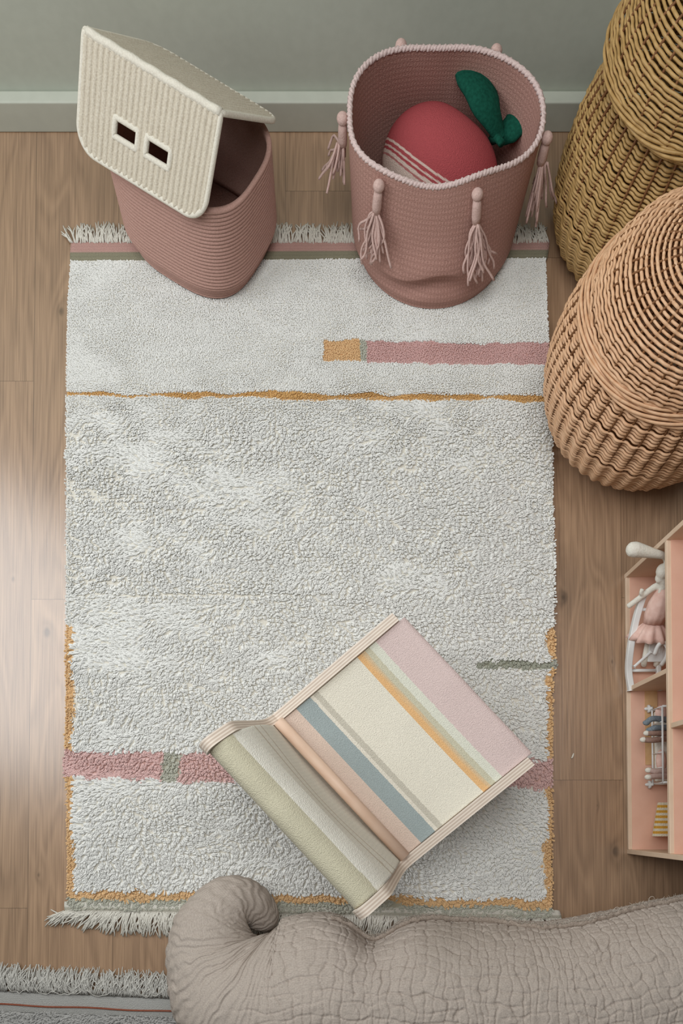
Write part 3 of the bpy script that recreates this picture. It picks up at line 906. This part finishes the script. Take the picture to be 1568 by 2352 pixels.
wicker('tall olive-brown wicker basket with an overhanging lid, standing against the back wall', RC,
       [(.150, .008), (.190, .04), (.213, .12), (.215, .20), (.204, .30), (.176, .405)],
       [(.198, .432), (.194, .468), (.180, .525), (.146, .578), (.08, .61), (.012, .62)], 50, 34, 72, 'willow_olive', 9)

# ------------------------------------------------------------------ child's chair
def childs_chair():
    zc, zf = .250, .285
    bl, br = P(615, 1650, zc), P(935, 1994, zc)
    fl, fr_ = P(901, 1414, zf), P(1227, 1750, zf)
    base = (bl + br + fl + fr_) / 4
    root = thing('childs_chair', 'low child chair with plywood sides and a pastel striped canvas seat, on the cream rug', 'chair', (base.x, base.y, RUG_Z))
    dep = ((fl - bl) + (fr_ - br)); dep.z = 0; dl = dep.length / 2; dep.normalize()
    wid = br - bl; wid.z = 0; wl_ = wid.length; wid.normalize()
    o0 = bl.copy(); o0.z = 0
    TH = .021
    def at(d, w, z): return o0 + dep * d + wid * w + Vector((0, 0, z))
    D1 = dl
    top = smooth_path([(D1, zf), (D1 * .5, zc + .0175), (.035, zc + .0025), (.008, zc + .006), (-.010, zc + .03), (-.030, .36), (-.048, .44), (-.056, .464), (-.070, .474), (-.100, .486), (-.114, .484), (-.123, .474)], 90)
    low = smooth_path([(-.128, .455), (-.100, .45), (-.080, .41), (-.075, .33), (-.100, .20), (-.142, .022)], 24)
    foot = [(-.105, .022), (-.060, .17), (-.01, .205), (.10, .215), (D1 - .07, .225), (D1 - .045, .15), (D1 - .05, .022), (D1 - .012, .022), (D1 + .004, .24)]
    outline = [tuple(p) for p in top] + [tuple(p) for p in low] + foot
    plyc = [lin((230, 217, 203)), lin((202, 184, 168))]
    # plywood sides: five plies across the thickness
    pm = M['cotton']
    for w0, nm in ((0, 'side_panel'), (wl_ - TH, 'side_panel')):
        b = MB(); n = len(outline); plies = 7
        offs = [w0 + TH * k / plies for k in range(plies + 1)]
        for k in range(plies):
            V = [at(d, offs[k], z) for d, z in outline] + [at(d, offs[k + 1], z) for d, z in outline]
            F = [(i, (i + 1) % n, n + (i + 1) % n, n + i) for i in range(n)]
            if k == 0: F.append(tuple(range(n))[::-1])
            if k == plies - 1: F.append(tuple(range(n, 2 * n)))
            b.add(V, F, plyc[k % 2])
        o = b.build(nm, M['ply_edge'], root, smooth=False, usecol=True)
    b = MB(); b.tube([at(.012, TH, zc + .008), at(.012, wl_ - TH, zc + .008)], .0125, 16); b.build('dowel', M['dowel'], root)
    b = MB(); b.tube([at(D1 - .018, TH, zf - .042), at(D1 - .018, wl_ - TH, zf - .042)], .010, 12); b.build('front_rail', M['dowel'], root)
    b = MB(); b.tube([at(-.096, TH, .466), at(-.096, wl_ - TH, .466)], .007, 12); b.build('back_rail', M['dowel'], root)
    # seat canvas
    bands = [(.0, .128, (222, 200, 185)), (.128, .245, (163, 174, 174)), (.245, .268, (231, 224, 209)), (.268, .306, (204, 198, 183)), (.306, .637, (235, 229, 213)),
             (.637, .69, (237, 191, 137)), (.69, .735, (207, 202, 178)), (.735, .79, (226, 226, 211)), (.79, 1.2, (222, 201, 197))]
    nd, nw = 320, 150
    V, C = [], []
    rg = np.random.default_rng(4)
    for i in range(nd):
        t = i / (nd - 1) * 1.06
        for j in range(nw):
            s = j / (nw - 1)
            w = TH + .001 + (wl_ - 2 * TH - .002) * s
            d = .016 + (D1 - .010) * min(t, 1)
            z = zc - .004 + (zf - zc) * min(t, 1) - .014 * math.sin(math.pi * s) ** .6 * math.sin(math.pi * min(t, 1)) ** .7 - .004
            if t > 1: d += .006; z -= (t - 1) * .5
            z += (vn(t * 5, s * 7, 2) - .5) * .0022
            V.append(at(d, w, z))
            tj = t + (vn(s * 160, t * 4, 6) - .5) * .003
            col = bands[-1][2]
            for a, b2, c in bands:
                if a <= tj < b2: col = c; break
            col = np.array(lin(col))
            if .625 < t < .70:          # the orange band is space-dyed towards sage
                k = np.clip((t - .668) / .045 + (vn(s * 9, t * 60, 8) - .5) * .5, 0, 1)
                if t > .637: col = np.array(lin((234, 188, 134))) * (1 - k) + np.array(lin((204, 198, 174))) * k
            C.append(col * (1 + .03 * ((j % 2) - .5) + .03 * ((i % 2) - .5)))
    o = obj('seat', V, grid_faces(nd, nw), M['cotton'], root, col=np.array(C))
    sm = o.modifiers.new('thickness', 'SOLIDIFY'); sm.thickness = .003
    # back canvas: a loop hung over the top rail, sagging in the middle
    prof = smooth_path([(.001, .205), (-.001, zc + .01), (-.008, zc + .055), (-.018, .36), (-.036, .422), (-.058, .462), (-.085, .482), (-.112, .477), (-.122, .45), (-.112, .40), (-.100, .36)], 220)
    d_ = np.r_[0, np.cumsum(np.linalg.norm(np.diff(prof, axis=0), axis=1))]; d_ /= d_[-1]
    V, C = [], []; nw = 90
    for i, (d, z) in enumerate(prof):
        for j in range(nw):
            s = j / (nw - 1); w = TH + .001 + (wl_ - 2 * TH - .002) * s
            sag = .014 * math.sin(math.pi * s) ** 1.3 * math.sin(math.pi * min(d_[i] / .52, 1)) ** .8
            V.append(at(d - sag, w, z - .003 + (vn(d_[i] * 6, s * 9, 3) - .5) * .003))
            t = d_[i] + (vn(s * 12, d_[i] * 2, 12) - .5) * .004
            c = (236, 233, 222)
            if .43 < t < .445 or .36 < t < .372: c = (206, 196, 180)
            if .62 < t < .74: c = (202, 196, 172)
            if .74 < t < .77: c = (206, 200, 178)
            if t > .80: c = (196, 184, 160)
            C.append(np.array(lin(c)) * (1 + .05 * ((j % 2) - .5)))
    o = obj('backrest', V, grid_faces(len(prof), nw), M['cotton'], root, col=np.array(C))
    o.modifiers.new('thickness', 'SOLIDIFY').thickness = .003
M['ply_edge'] = colmat('birch_plywood', .5, .08, .3, 60)
childs_chair()

# ------------------------------------------------------------------ long muslin cushion in front
def cushion():
    ctrl = [(1900, 2205, .185, .19), (1568, 2262, .185, .19), (1290, 2316, .185, .19), (1100, 2312, .185, .19), (960, 2300, .185, .19), (850, 2296, .185, .188), (740, 2292, .185, .186), (645, 2302, .178, .180),
            (555, 2268, .165, .160), (500, 2196, .150, .118), (497, 2126, .140, .090), (530, 2076, .125, .066), (576, 2078, .10, .050), (604, 2108, .07, .040), (606, 2136, .05, .030)]
    pts = []
    for px, py, z, r in ctrl:
        p = P(px, py, z); pts.append((p.x, p.y, max(z, r), r))
    NS, NT = 940, 520
    raw = smooth_path(pts, NS * 2)
    d = np.r_[0, np.cumsum(np.linalg.norm(np.diff(raw[:, :3], axis=0), axis=1))]
    s = np.linspace(0, d[-1], NS)
    path = np.stack([np.interp(s, d, raw[:, k]) for k in range(4)], 1)
    for _ in range(6): path[1:-1] = (path[:-2] + 2 * path[1:-1] + path[2:]) / 4
    c = path[:, :3]; r = path[:, 3].copy()
    e = np.clip((s[-1] - s) / .05, 0, 1); r *= np.sqrt(np.clip(1 - (1 - e) ** 2, .02, 1))
    T = np.gradient(c, axis=0); T /= np.linalg.norm(T, axis=1, keepdims=True)
    up = np.array([0, 0, 1.0]); S_ = np.cross(T, up); S_ /= np.linalg.norm(S_, axis=1, keepdims=True); U = np.cross(S_, T)
    th = np.arange(NT) / NT * 2 * np.pi
    SS, TT = np.meshgrid(s, th, indexing='ij')
    arc = TT * r[:, None].clip(.07)
    tail = np.clip((SS - (s[-1] - .50)) / .12, 0, 1)
    wx = SS + .016 * (fbm(SS / .08, arc / .08, 71) - .5); wy = arc + .016 * (fbm(SS / .08, arc / .08, 72) - .5)
    def lines(a, b, gap, seed, wd):
        """puckered thread lines: narrow valleys, broken and wandering"""
        ph = a / gap + .9 * (fbm(a / (gap * 2.2), b / .07, seed) - .5) * 2 + .35 * (vn(a / gap, b / .018, seed + 3) - .5)
        v = np.exp(-(np.sin(np.pi * ph) / wd) ** 2)
        return v * np.clip(.25 + 1.5 * fbm(a / (gap * .9), b / .045, seed + 5) - .3, 0, 1)
    long_ = lines(wy, wx, .0235, 81, .17)
    cross = lines(wx, wy, .0185, 82, .19)
    fine = fbm(wx / .008, wy / .008, 83)
    grid = -.0064 * long_ - .0050 * cross + .0030 * (fine - .5) + .004 * (fbm(SS / .10, arc / .09, 84) - .5) + .0035 * (fbm(wx / .022, wy / .022, 89, 2) - .5)
    # tail: tight pleats gathered round the bend
    ple = np.sin((SS + .022 * fbm(SS / .04, TT / .4, 85)) / .0024 + 7 * fbm(SS / .025, TT / .30, 86))
    pl = .0026 * ple * (.35 + .65 * fbm(SS / .03, TT / .6, 87)) + .007 * (fbm(SS / .022, TT / .9, 88) - .5)
    disp = grid * (1 - tail) + pl * tail * (r[:, None] / .09).clip(.35, 1)
    # the side towards the rug is pulled in where the seam dips
    sdip = s[np.argmin(np.abs(c[:, 0] - P(852, 2150, .2).x) + 9 * (s > s[-1] - .5))]
    north = np.clip(np.cos(TT) * np.sign(S_[300][1]), 0, 1)
    R = r[:, None] + disp - .055 * np.exp(-((SS - sdip) / .055) ** 2) * north ** 2.5
    cosT, sinT = np.cos(TT), np.sin(TT)
    # slightly flattened underside
    V = c[:, None] + R[..., None] * (cosT[..., None] * S_[:, None] + (sinT * 1.0)[..., None] * U[:, None])
    V[..., 2] = np.maximum(V[..., 2], .024 + .004 * (V[..., 2] < .024))
    V = V.reshape(-1, 3)
    root = thing('floor_cushion', 'long taupe crinkled muslin floor cushion with a curled end, across the bottom of the photo', 'cushion', (c[370][0], c[370][1], .02))
    uv = np.stack([SS, arc], -1).reshape(-1, 2)
    F = [tuple(f) for f in grid_faces(NS, NT, False, True)] + [tuple(range(NT))[::-1], tuple((NS - 1) * NT + j for j in range(NT))]
    obj('cover', V, F, weave_mat('taupe_muslin', (162, 151, 142), (188, 177, 167), 160, 160, .35, .95, .0006, .3), root, uv=uv)
    # seam with frayed selvedge along the side facing the rug
    G = V.reshape(NS, NT, 3)
    end = int(np.searchsorted(s, s[-1] - .56))
    side = 1 if np.dot(S_[200], np.array([0, 1, 0])) > 0 else -1
    ang = (.24 if side > 0 else math.pi - .24)
    j0 = int(ang / (2 * math.pi) * NT)
    sv, fb = [], MB(); rg = np.random.default_rng(12)
    idx = np.arange(40, end, 2)
    for i in idx:
        j = j0 + int(round(4 * math.sin(i * .025)))
        q = G[i, j % NT]; o_ = q - c[i]; o_ /= np.linalg.norm(o_)
        w = .009 + .004 * vn(i * .2, 1, 3)
        dirn = o_ * .6 + np.array([0, .45, .30]); dirn /= np.linalg.norm(dirn)
        sv += [q - o_ * .003, q + dirn * w]
        for k in range(3):
            a0 = q + dirn * (w - .001) + T[i] * rg.normal(0, .002)
            l = rg.uniform(.003, .010); dd = dirn + rg.normal(0, .5, 3); dd /= np.linalg.norm(dd)
            fb.tube([a0, a0 + dd * l * .5, a0 + dd * l + T[i] * rg.normal(0, .003)], [.0005, .0004, .0003], 3)
        if rg.random() < .03:
            a0 = q + dirn * w; ring = [a0 + dirn * .006 * (1 - math.cos(t)) + T[i] * .006 * math.sin(t) for t in np.linspace(0, 6, 10)]
            fb.tube(ring, .0006, 4)
    o = obj('seam', sv, grid_faces(len(idx), 2), mat('muslin_selvedge', (150, 136, 124), (176, 162, 150), .95, (300, 300, 300), .4), root)
    o.modifiers.new('thickness', 'SOLIDIFY').thickness = .0016
    f = fb.build('frayed_edge', mat('fray_threads', (190, 180, 168), (206, 198, 186), .95), root); f['kind'] = 'stuff'
cushion()

# ------------------------------------------------------------------ doll house
HX = P(1440, 1640, .012).x                       # front edge of the boards
HY0, HY1 = P(1440, 1951, .012).y, P(1440, 1326, .012).y
HD, HT, F2 = .27, .011, .252
def doll_house():
    root = thing('dollhouse', 'open-fronted wooden dollhouse with pink floors, cut by the right edge of the photo', 'toy house', (HX + HD / 2, (HY0 + HY1) / 2, 0))
    X0, X1 = HX, HX + HD
    def board(name, lo, hi, m='house_wood'):
        b = MB(); b.box(lo, hi); o = b.build(name, M[m], root, smooth=False); bevel(o, .0012); return o
    Ht = .54
    def pinked(name, lo, hi, faceup=True):
        """wood board with a pink sheet laid on it"""
        o = board(name, lo, hi)
        b = MB(); b.box((lo[0] + .009, lo[1], hi[2]), (hi[0], hi[1], hi[2] + .0012)); b.build('pink_sheet', M['house_pink'], o, smooth=False)
    board('side_panel', (X0, HY0 - HT, 0), (X1, HY0, Ht))
    board('side_panel', (X0, HY1, 0), (X1, HY1 + HT, Ht))
    board('back_panel', (X1, HY0 - HT, 0), (X1 + .006, HY1 + HT, Ht), 'house_pink')
    pinked('floor_board', (X0, HY0, .002), (X1, HY1, .012))
    pinked('floor_board', (X0, HY0, F2 - HT), (X1, HY1, F2))
    dy = P(1450, 1578, .04).y
    board('divider', (X0 + .004, dy - HT / 2, .0135), (X1, dy + HT / 2, F2 - HT))
    dy2 = P(1555, 1664, F2 + .02).y
    board('divider', (X0 + .004, dy2 - HT / 2, F2 + .0015), (X1, dy2 + HT / 2, Ht - .004))
    board('ceiling_board', (X0, HY0, Ht - HT), (X1, HY1, Ht))
    ym = (HY0 + HY1) / 2; hw = (HY1 - HY0) / 2 + .03
    for s in (-1, 1):
        Mx = Matrix.Translation((0, ym, Ht + .24)) @ Matrix.Rotation(s * math.radians(35), 4, 'X')
        b = MB()
        if s < 0: b.box((X0 - .015, .0, -.006), (X1 + .01, hw / math.cos(math.radians(35)), .006), Mx)
        else: b.box((X0 - .015, -hw / math.cos(math.radians(35)), -.006), (X1 + .01, 0, .006), Mx)
        b.build('roof_panel', M['house_wood'], root, smooth=False)
doll_house()
FZ = .0135

def remeshed(mb, name, material, parent, voxel=.0025, smooth=4):
    o = mb.build(name, material, parent)
    m = o.modifiers.new('remesh', 'REMESH'); m.mode = 'VOXEL'; m.voxel_size = voxel; m.use_smooth_shade = True
    s = o.modifiers.new('soften', 'SMOOTH'); s.iterations = smooth; s.factor = .5
    return o

def rocking_chair():
    root = thing('doll_rocking_chair', 'white toy rocking chair under the long-eared doll in the dollhouse', 'toy chair', (.66, .41, 0))
    W_ = M['white_wood']
    near = [P(1477, 1366, .092), P(1466, 1400, .080), P(1456, 1440, .066), P(1447, 1490, .055), P(1443, 1540, .030), P(1449, 1586, .022)]
    def flat_bar(path, w, h, name, parent=root, n=40):
        path = smooth_path(path, n); T, N_, B_ = frames(path, False)
        V = []
        for i in range(n):
            t_ = T[i]; sx = np.array([1.0, 0, 0]); sx -= t_ * np.dot(sx, t_); sx /= np.linalg.norm(sx); u_ = np.cross(t_, sx)
            f = 1.0
            for a, b_ in ((-1, -1), (1, -1), (1, 1), (-1, 1)): V.append(path[i] + sx * w * a * f + u_ * h * b_ * f)
        F = [tuple(f) for f in grid_faces(n, 4, False, True)] + [(3, 2, 1, 0), tuple((n - 1) * 4 + k for k in range(4))]
        o = obj(name, V, F, W_, parent, smooth=False); bevel(o, .002, 2); return o
    flat_bar(near, .0072, .0075, 'rocker')
    flat_bar([p + Vector((.072, 0, 0)) for p in near], .0055, .006, 'rocker')
    for q, nm in ((1, 'crossbar'), (4, 'crossbar')):
        b = MB(); b.tube([near[q], near[q] + Vector((.072, 0, 0))], .004, 8); b.build(nm, W_, root)
    # seat, sloping, with its rounded front loop
    s0 = P(1500, 1500, .060)
    b = MB()
    b.box((-.010, -.040, -.003), (.032, .030, .003), Matrix.Translation((s0.x, s0.y + .02, .058)) @ Matrix.Rotation(math.radians(14), 4, 'X'))
    o = b.build('seat', W_, root, smooth=False); bevel(o, .002)
    flat_bar([P(1455, 1532, .05), P(1475, 1514, .056), P(1494, 1497, .06)], .003, .003, 'strut', n=10)
    b = MB()
    b.tube(smooth_path([P(1503, 1503, .085), P(1512, 1482, .098), P(1524, 1476, .10), P(1533, 1490, .095), P(1530, 1510, .085), P(1519, 1527, .06)], 26), .0052, 8)
    b.build('armrest', W_, root)
rocking_chair()

def mouse_doll():
    hd = P(1523, 1312, .165); bd = P(1516, 1395, .100); hip = P(1506, 1440, .070)
    root = thing('mouse_doll', 'white long-eared cloth doll in a pink dress, leaning out of the dollhouse', 'doll', (bd.x, bd.y, FZ))
    b = MB()
    b.ball(hd, (.016, .018, .018)); b.ball(hd + Vector((-.004, -.012, -.012)), (.010, .012, .010))
    b.tube([hd, P(1524, 1345, .145), bd], [.012, .010, .016], 12)
    b.ball(bd, (.020, .026, .024)); b.tube([bd, hip], [.020, .022], 12)
    b.tube(smooth_path([P(1519, 1340, .140), P(1500, 1350, .128), P(1478, 1366, .11), P(1441, 1394, .085)], 16), [.0080] * 6 + [.0074] * 5 + [.0068] * 5, 10)
    b.tube(smooth_path([P(1480, 1368, .11), P(1472, 1362, .118), P(1475, 1352, .125)], 8), .0050, 8)
    for k, w in ((0, 0), (1, .03)):
        b.tube(smooth_path([hip, P(1490, 1470, .055) + Vector((w, 0, 0)), P(1480, 1515, .045) + Vector((w, 0, 0)), P(1478, 1528, .03) + Vector((w, 0, 0))], 14), .0075, 10)
    # the long ears
    b.tube(smooth_path([hd + Vector((.002, .010, .012)), P(1525, 1278, .192), P(1495, 1270, .20), P(1462, 1263, .205), P(1438, 1261, .206)], 24),
           list(np.interp(np.linspace(0, 1, 24), [0, .15, .45, .78, .93, 1], [.005, .0062, .0105, .0172, .0152, .006])), 14)
    b.tube(smooth_path([hd + Vector((.010, .006, .012)), hd + Vector((.04, .02, .028)), hd + Vector((.085, .028, .03))], 16),
           list(np.interp(np.linspace(0, 1, 16), [0, .4, .85, 1], [.006, .014, .016, .006])), 12)
    remeshed(b, 'body', M['linen_doll'], root, .0026, 3)
    # dress: bodice and a flared, gathered skirt
    def ringset(rows, n=56, folds=11):
        V = []
        for (c, ax_, ra, rb, fold) in rows:
            ax_ = Vector(ax_).normalized(); s1 = ax_.cross(Vector((1, 0, .2))).normalized(); s2 = ax_.cross(s1)
            for j in range(n):
                a = 2 * math.pi * j / n; k = 1 + fold * math.sin(folds * a) + fold * .5 * math.sin(5 * a + 1)
                V.append(c + s1 * (ra * k * math.cos(a)) + s2 * (rb * k * math.sin(a)))
        return V, grid_faces(len(rows), n, False, True)
    ax_ = (bd - hip) + Vector((0, .02, .0))
    neck = P(1525, 1350, .138); waist = P(1500, 1432, .088)
    rows = [(neck, ax_, .012, .012, 0), (P(1524, 1362, .132), ax_, .021, .019, .01), (P(1516, 1385, .118), ax_, .028, .026, .015), (P(1508, 1412, .102), ax_, .028, .027, .02), (waist, ax_, .021, .022, .03)]
    V, F = ringset(rows); o = obj('dress', V, F, M['doll_pink'], root); o.modifiers.new('thickness', 'SOLIDIFY').thickness = .0015
    rows = [(waist, ax_, .020, .022, .03), (P(1497, 1444, .080), ax_, .031, .033, .07), (P(1494, 1458, .070), ax_, .041, .043, .12), (P(1492, 1468, .062), ax_, .046, .048, .14)]
    V, F = ringset(rows); k = obj('skirt', V, F, M['doll_pink'], o); k.modifiers.new('thickness', 'SOLIDIFY').thickness = .0012
    b = MB(); b.tube(smooth_path([P(1518, 1350, .142), P(1515, 1362, .140), P(1519, 1372, .136)], 8), .0045, 8)
    b.build('collar', M['linen_doll'], root)
mouse_doll()

BX, BY0, BY1 = P(1498, 1710, .03).x, P(1521, 1797, .09).y, P(1520, 1622, .09).y
def doll_bed():
    root = thing('doll_bed', 'white wire toy bed holding three cloth dolls inside the dollhouse', 'toy bed', (BX + .05, (BY0 + BY1) / 2, FZ))
    W_ = M['white_wood']; D_ = .105
    b = MB(); b.box((BX + .003, BY0 + .004, .030), (BX + D_ - .003, BY1 - .004, .042)); o = b.build('mattress', M['linen_doll'], root, smooth=False); bevel(o, .004, 3)
    for x in (BX, BX + D_):
        r = MB()
        r.tube([(x, BY0, .03), (x, BY1, .03)], .0026, 8); r.tube([(x, BY0, .09), (x, BY1, .09)], .0026, 8)
        for k in range(6):
            y = BY0 + (BY1 - BY0) * k / 5; r.tube([(x, y, .03), (x, y, .09)], .0013, 6)
        r.build('side_rail', W_, root)
    for y in (BY0, BY1):
        r = MB()
        for z in (.03, .095): r.tube(smooth_path([(BX, y, z - .005), (BX + D_ * .25, y, z), (BX + D_ * .75, y, z), (BX + D_, y, z - .005)], 12), .0028, 8)
        for k in range(5): r.tube([(BX + D_ * k / 4, y, .03), (BX + D_ * k / 4, y, .092)], .0014, 6)
        r.build('end_rail', W_, root)
    for x in (BX - .006, BX + D_ + .002):
        for y in (BY0 - .002, BY1 + .004):
            r = MB(); r.tube([(x + .004, y, FZ + .009), (x + .004, y, .035)], .0035, 8)
            leg = r.build('leg', W_, root)
            w = MB(); w.tube([(x - .002, y, FZ + .0095), (x + .003, y, FZ + .0095)], .0095, 16); w.ball((x - .005, y, FZ + .0095), (.0055, .004, .004))
            w.build('wheel', W_, leg)
doll_bed()
# mat under the bed
p = P(1481, 1700, FZ); q0, q1 = P(1481, 1757, FZ).y, P(1481, 1577, FZ).y
b = MB(); b.box((p.x, q0, FZ), (p.x + .030, q1 - .004, FZ + .002))
o = b.build('doll_mat', M['tan'], smooth=False); tag(o, 'narrow tan mat lying on the pink dollhouse floor beside the toy bed', 'toy mat')

def bed_pillow(name, label, px, py, z, r):
    c = P(px, py, z); b = MB(); b.ball((c.x + .006, c.y, z), r, n=20, m=12)
    o = b.build(name, M['doll_pink'], None); tag(o, label, 'toy pillow', 'pink toy pillows on the toy bed'); return o
bed_pillow('doll_pillow', 'pale pink toy pillow at the upper end of the toy bed', 1512, 1637, .050, (.014, .018, .009))
bed_pillow('doll_pillow', 'pale pink toy pillow near the middle of the toy bed', 1512, 1748, .050, (.012, .028, .009))

def small_doll(name, label, legs, clothing, skin, foot, hip_y):
    """a cloth doll lying on the bed with its legs hung over the rail; legs: pixel paths with heights"""
    root = thing(name, label, 'doll', (BX + .05, hip_y, .045), 'cloth dolls on the toy bed')
    hip = Vector((BX + .045, hip_y, .062))
    b = MB()
    b.tube([hip, hip + Vector((.030, 0, .008)), hip + Vector((.045, 0, .012))], [.011, .013, .009], 12)
    b.ball(hip + Vector((.052, 0, .018)), .011)
    for s in (-1, 1): b.tube([hip + Vector((.034, .010 * s, .012)), hip + Vector((.018, .020 * s, .006)), hip + Vector((.004, .022 * s, .002))], .004, 8)
    remeshed(b, 'body', skin, root, .0022, 3)
    cl = MB(); ft = MB()
    for path in legs:
        pts = smooth_path([hip + Vector((0, (P(path[0][0], path[0][1], path[0][2]).y - hip_y) * .6, 0))] + [P(*q) for q in path], 16)
        cl.tube(pts, list(np.linspace(.0075, .0062, 16)), 10)
        e = Vector(pts[-1]); ft.ball(e, (.0085, .0065, .0065))
    c = cl.build('leggings', clothing, root)
    ft.build('feet', foot, root)
small_doll('cloth_doll', 'cloth doll in blue-grey leggings with legs hung over the toy bed rail', [[(1521, 1652, .074), (1497, 1651, .084), (1484, 1660, .080)], [(1521, 1672, .074), (1503, 1672, .084), (1491, 1677, .080)]],
           M['doll_blue'], M['doll_pink'], M['doll_blue'], P(1521, 1660, .07).y)
small_doll('cloth_doll', 'cloth doll with taupe legs and white feet hung over the toy bed rail', [[(1521, 1684, .074), (1500, 1684, .082), (1485, 1684, .080)], [(1521, 1697, .074), (1500, 1700, .086), (1477, 1699, .085)]],
           M['doll_brown'], M['doll_pink'], M['linen_doll'], P(1521, 1692, .07).y)
small_doll('cloth_doll', 'cloth doll with pale mauve legs hung over the lower end of the toy bed', [[(1521, 1771, .074), (1505, 1772, .08), (1489, 1769, .080)], [(1521, 1782, .074), (1505, 1783, .082), (1488, 1785, .088)]],
           mat('mauve_doll_cloth', (190, 164, 156), (202, 178, 170), .95, (200, 200, 200), .4), M['doll_pink'], M['linen_doll'], P(1521, 1777, .07).y)

# yellow striped toy box
def striped_box():
    z = .085
    a, b_, = P(1515, 1843, z), P(1502, 1921, z)
    ya, yb = a.y, b_.y
    root = thing('toy_chest', 'yellow and white striped toy chest on the lower floor of the dollhouse', 'toy box', ((a.x + b_.x) / 2 + .03, (ya + yb) / 2, FZ))
    b = MB()
    V = [(a.x, ya), (a.x + .07, ya), (b_.x + .085, yb), (b_.x, yb)]
    b.add([(x + .022, y, FZ) for x, y in V] + [(x + .022, y, z - .012) for x, y in V], [(0, 1, 2, 3), (7, 6, 5, 4), (0, 4, 5, 1), (1, 5, 6, 2), (2, 6, 7, 3), (3, 7, 4, 0)])
    b.build('body', M['house_wood'], root, smooth=False)
    n = 13; lb = MB(); yel, whi = lin((226, 172, 74)), lin((236, 228, 204))
    for k in range(n):
        t0, t1 = k / n, (k + 1) / n
        r = [(a.x + (b_.x - a.x) * t, ya + (yb - ya) * t) for t in (t0, t1)]
        V = [(r[0][0], r[0][1], z - .012), (a.x + .075, r[0][1], z - .012), (a.x + .075, r[1][1], z - .012), (r[1][0], r[1][1], z - .012)]
        lb.add(V + [(x, y, z) for x, y, _ in V], [(0, 1, 2, 3), (7, 6, 5, 4), (0, 4, 5, 1), (1, 5, 6, 2), (2, 6, 7, 3), (3, 7, 4, 0)], whi if k % 2 == 0 else yel)
    tag(lb.build('lid', M['cotton'], root, smooth=False, usecol=True), 'yellow and white striped lid')
striped_box()

# crumb on the floor
b = MB(); b.tube(smooth_path([P(1312, 1742, .003), P(1315, 1737, .0035), P(1317, 1730, .003)], 8), [.0012, .0018, .002, .0021, .0021, .002, .0017, .001], 8)
o = b.build('crumb', M['linen_doll']); tag(o, 'tiny white crumb on the wooden floor between the rug and the dollhouse', 'crumb')
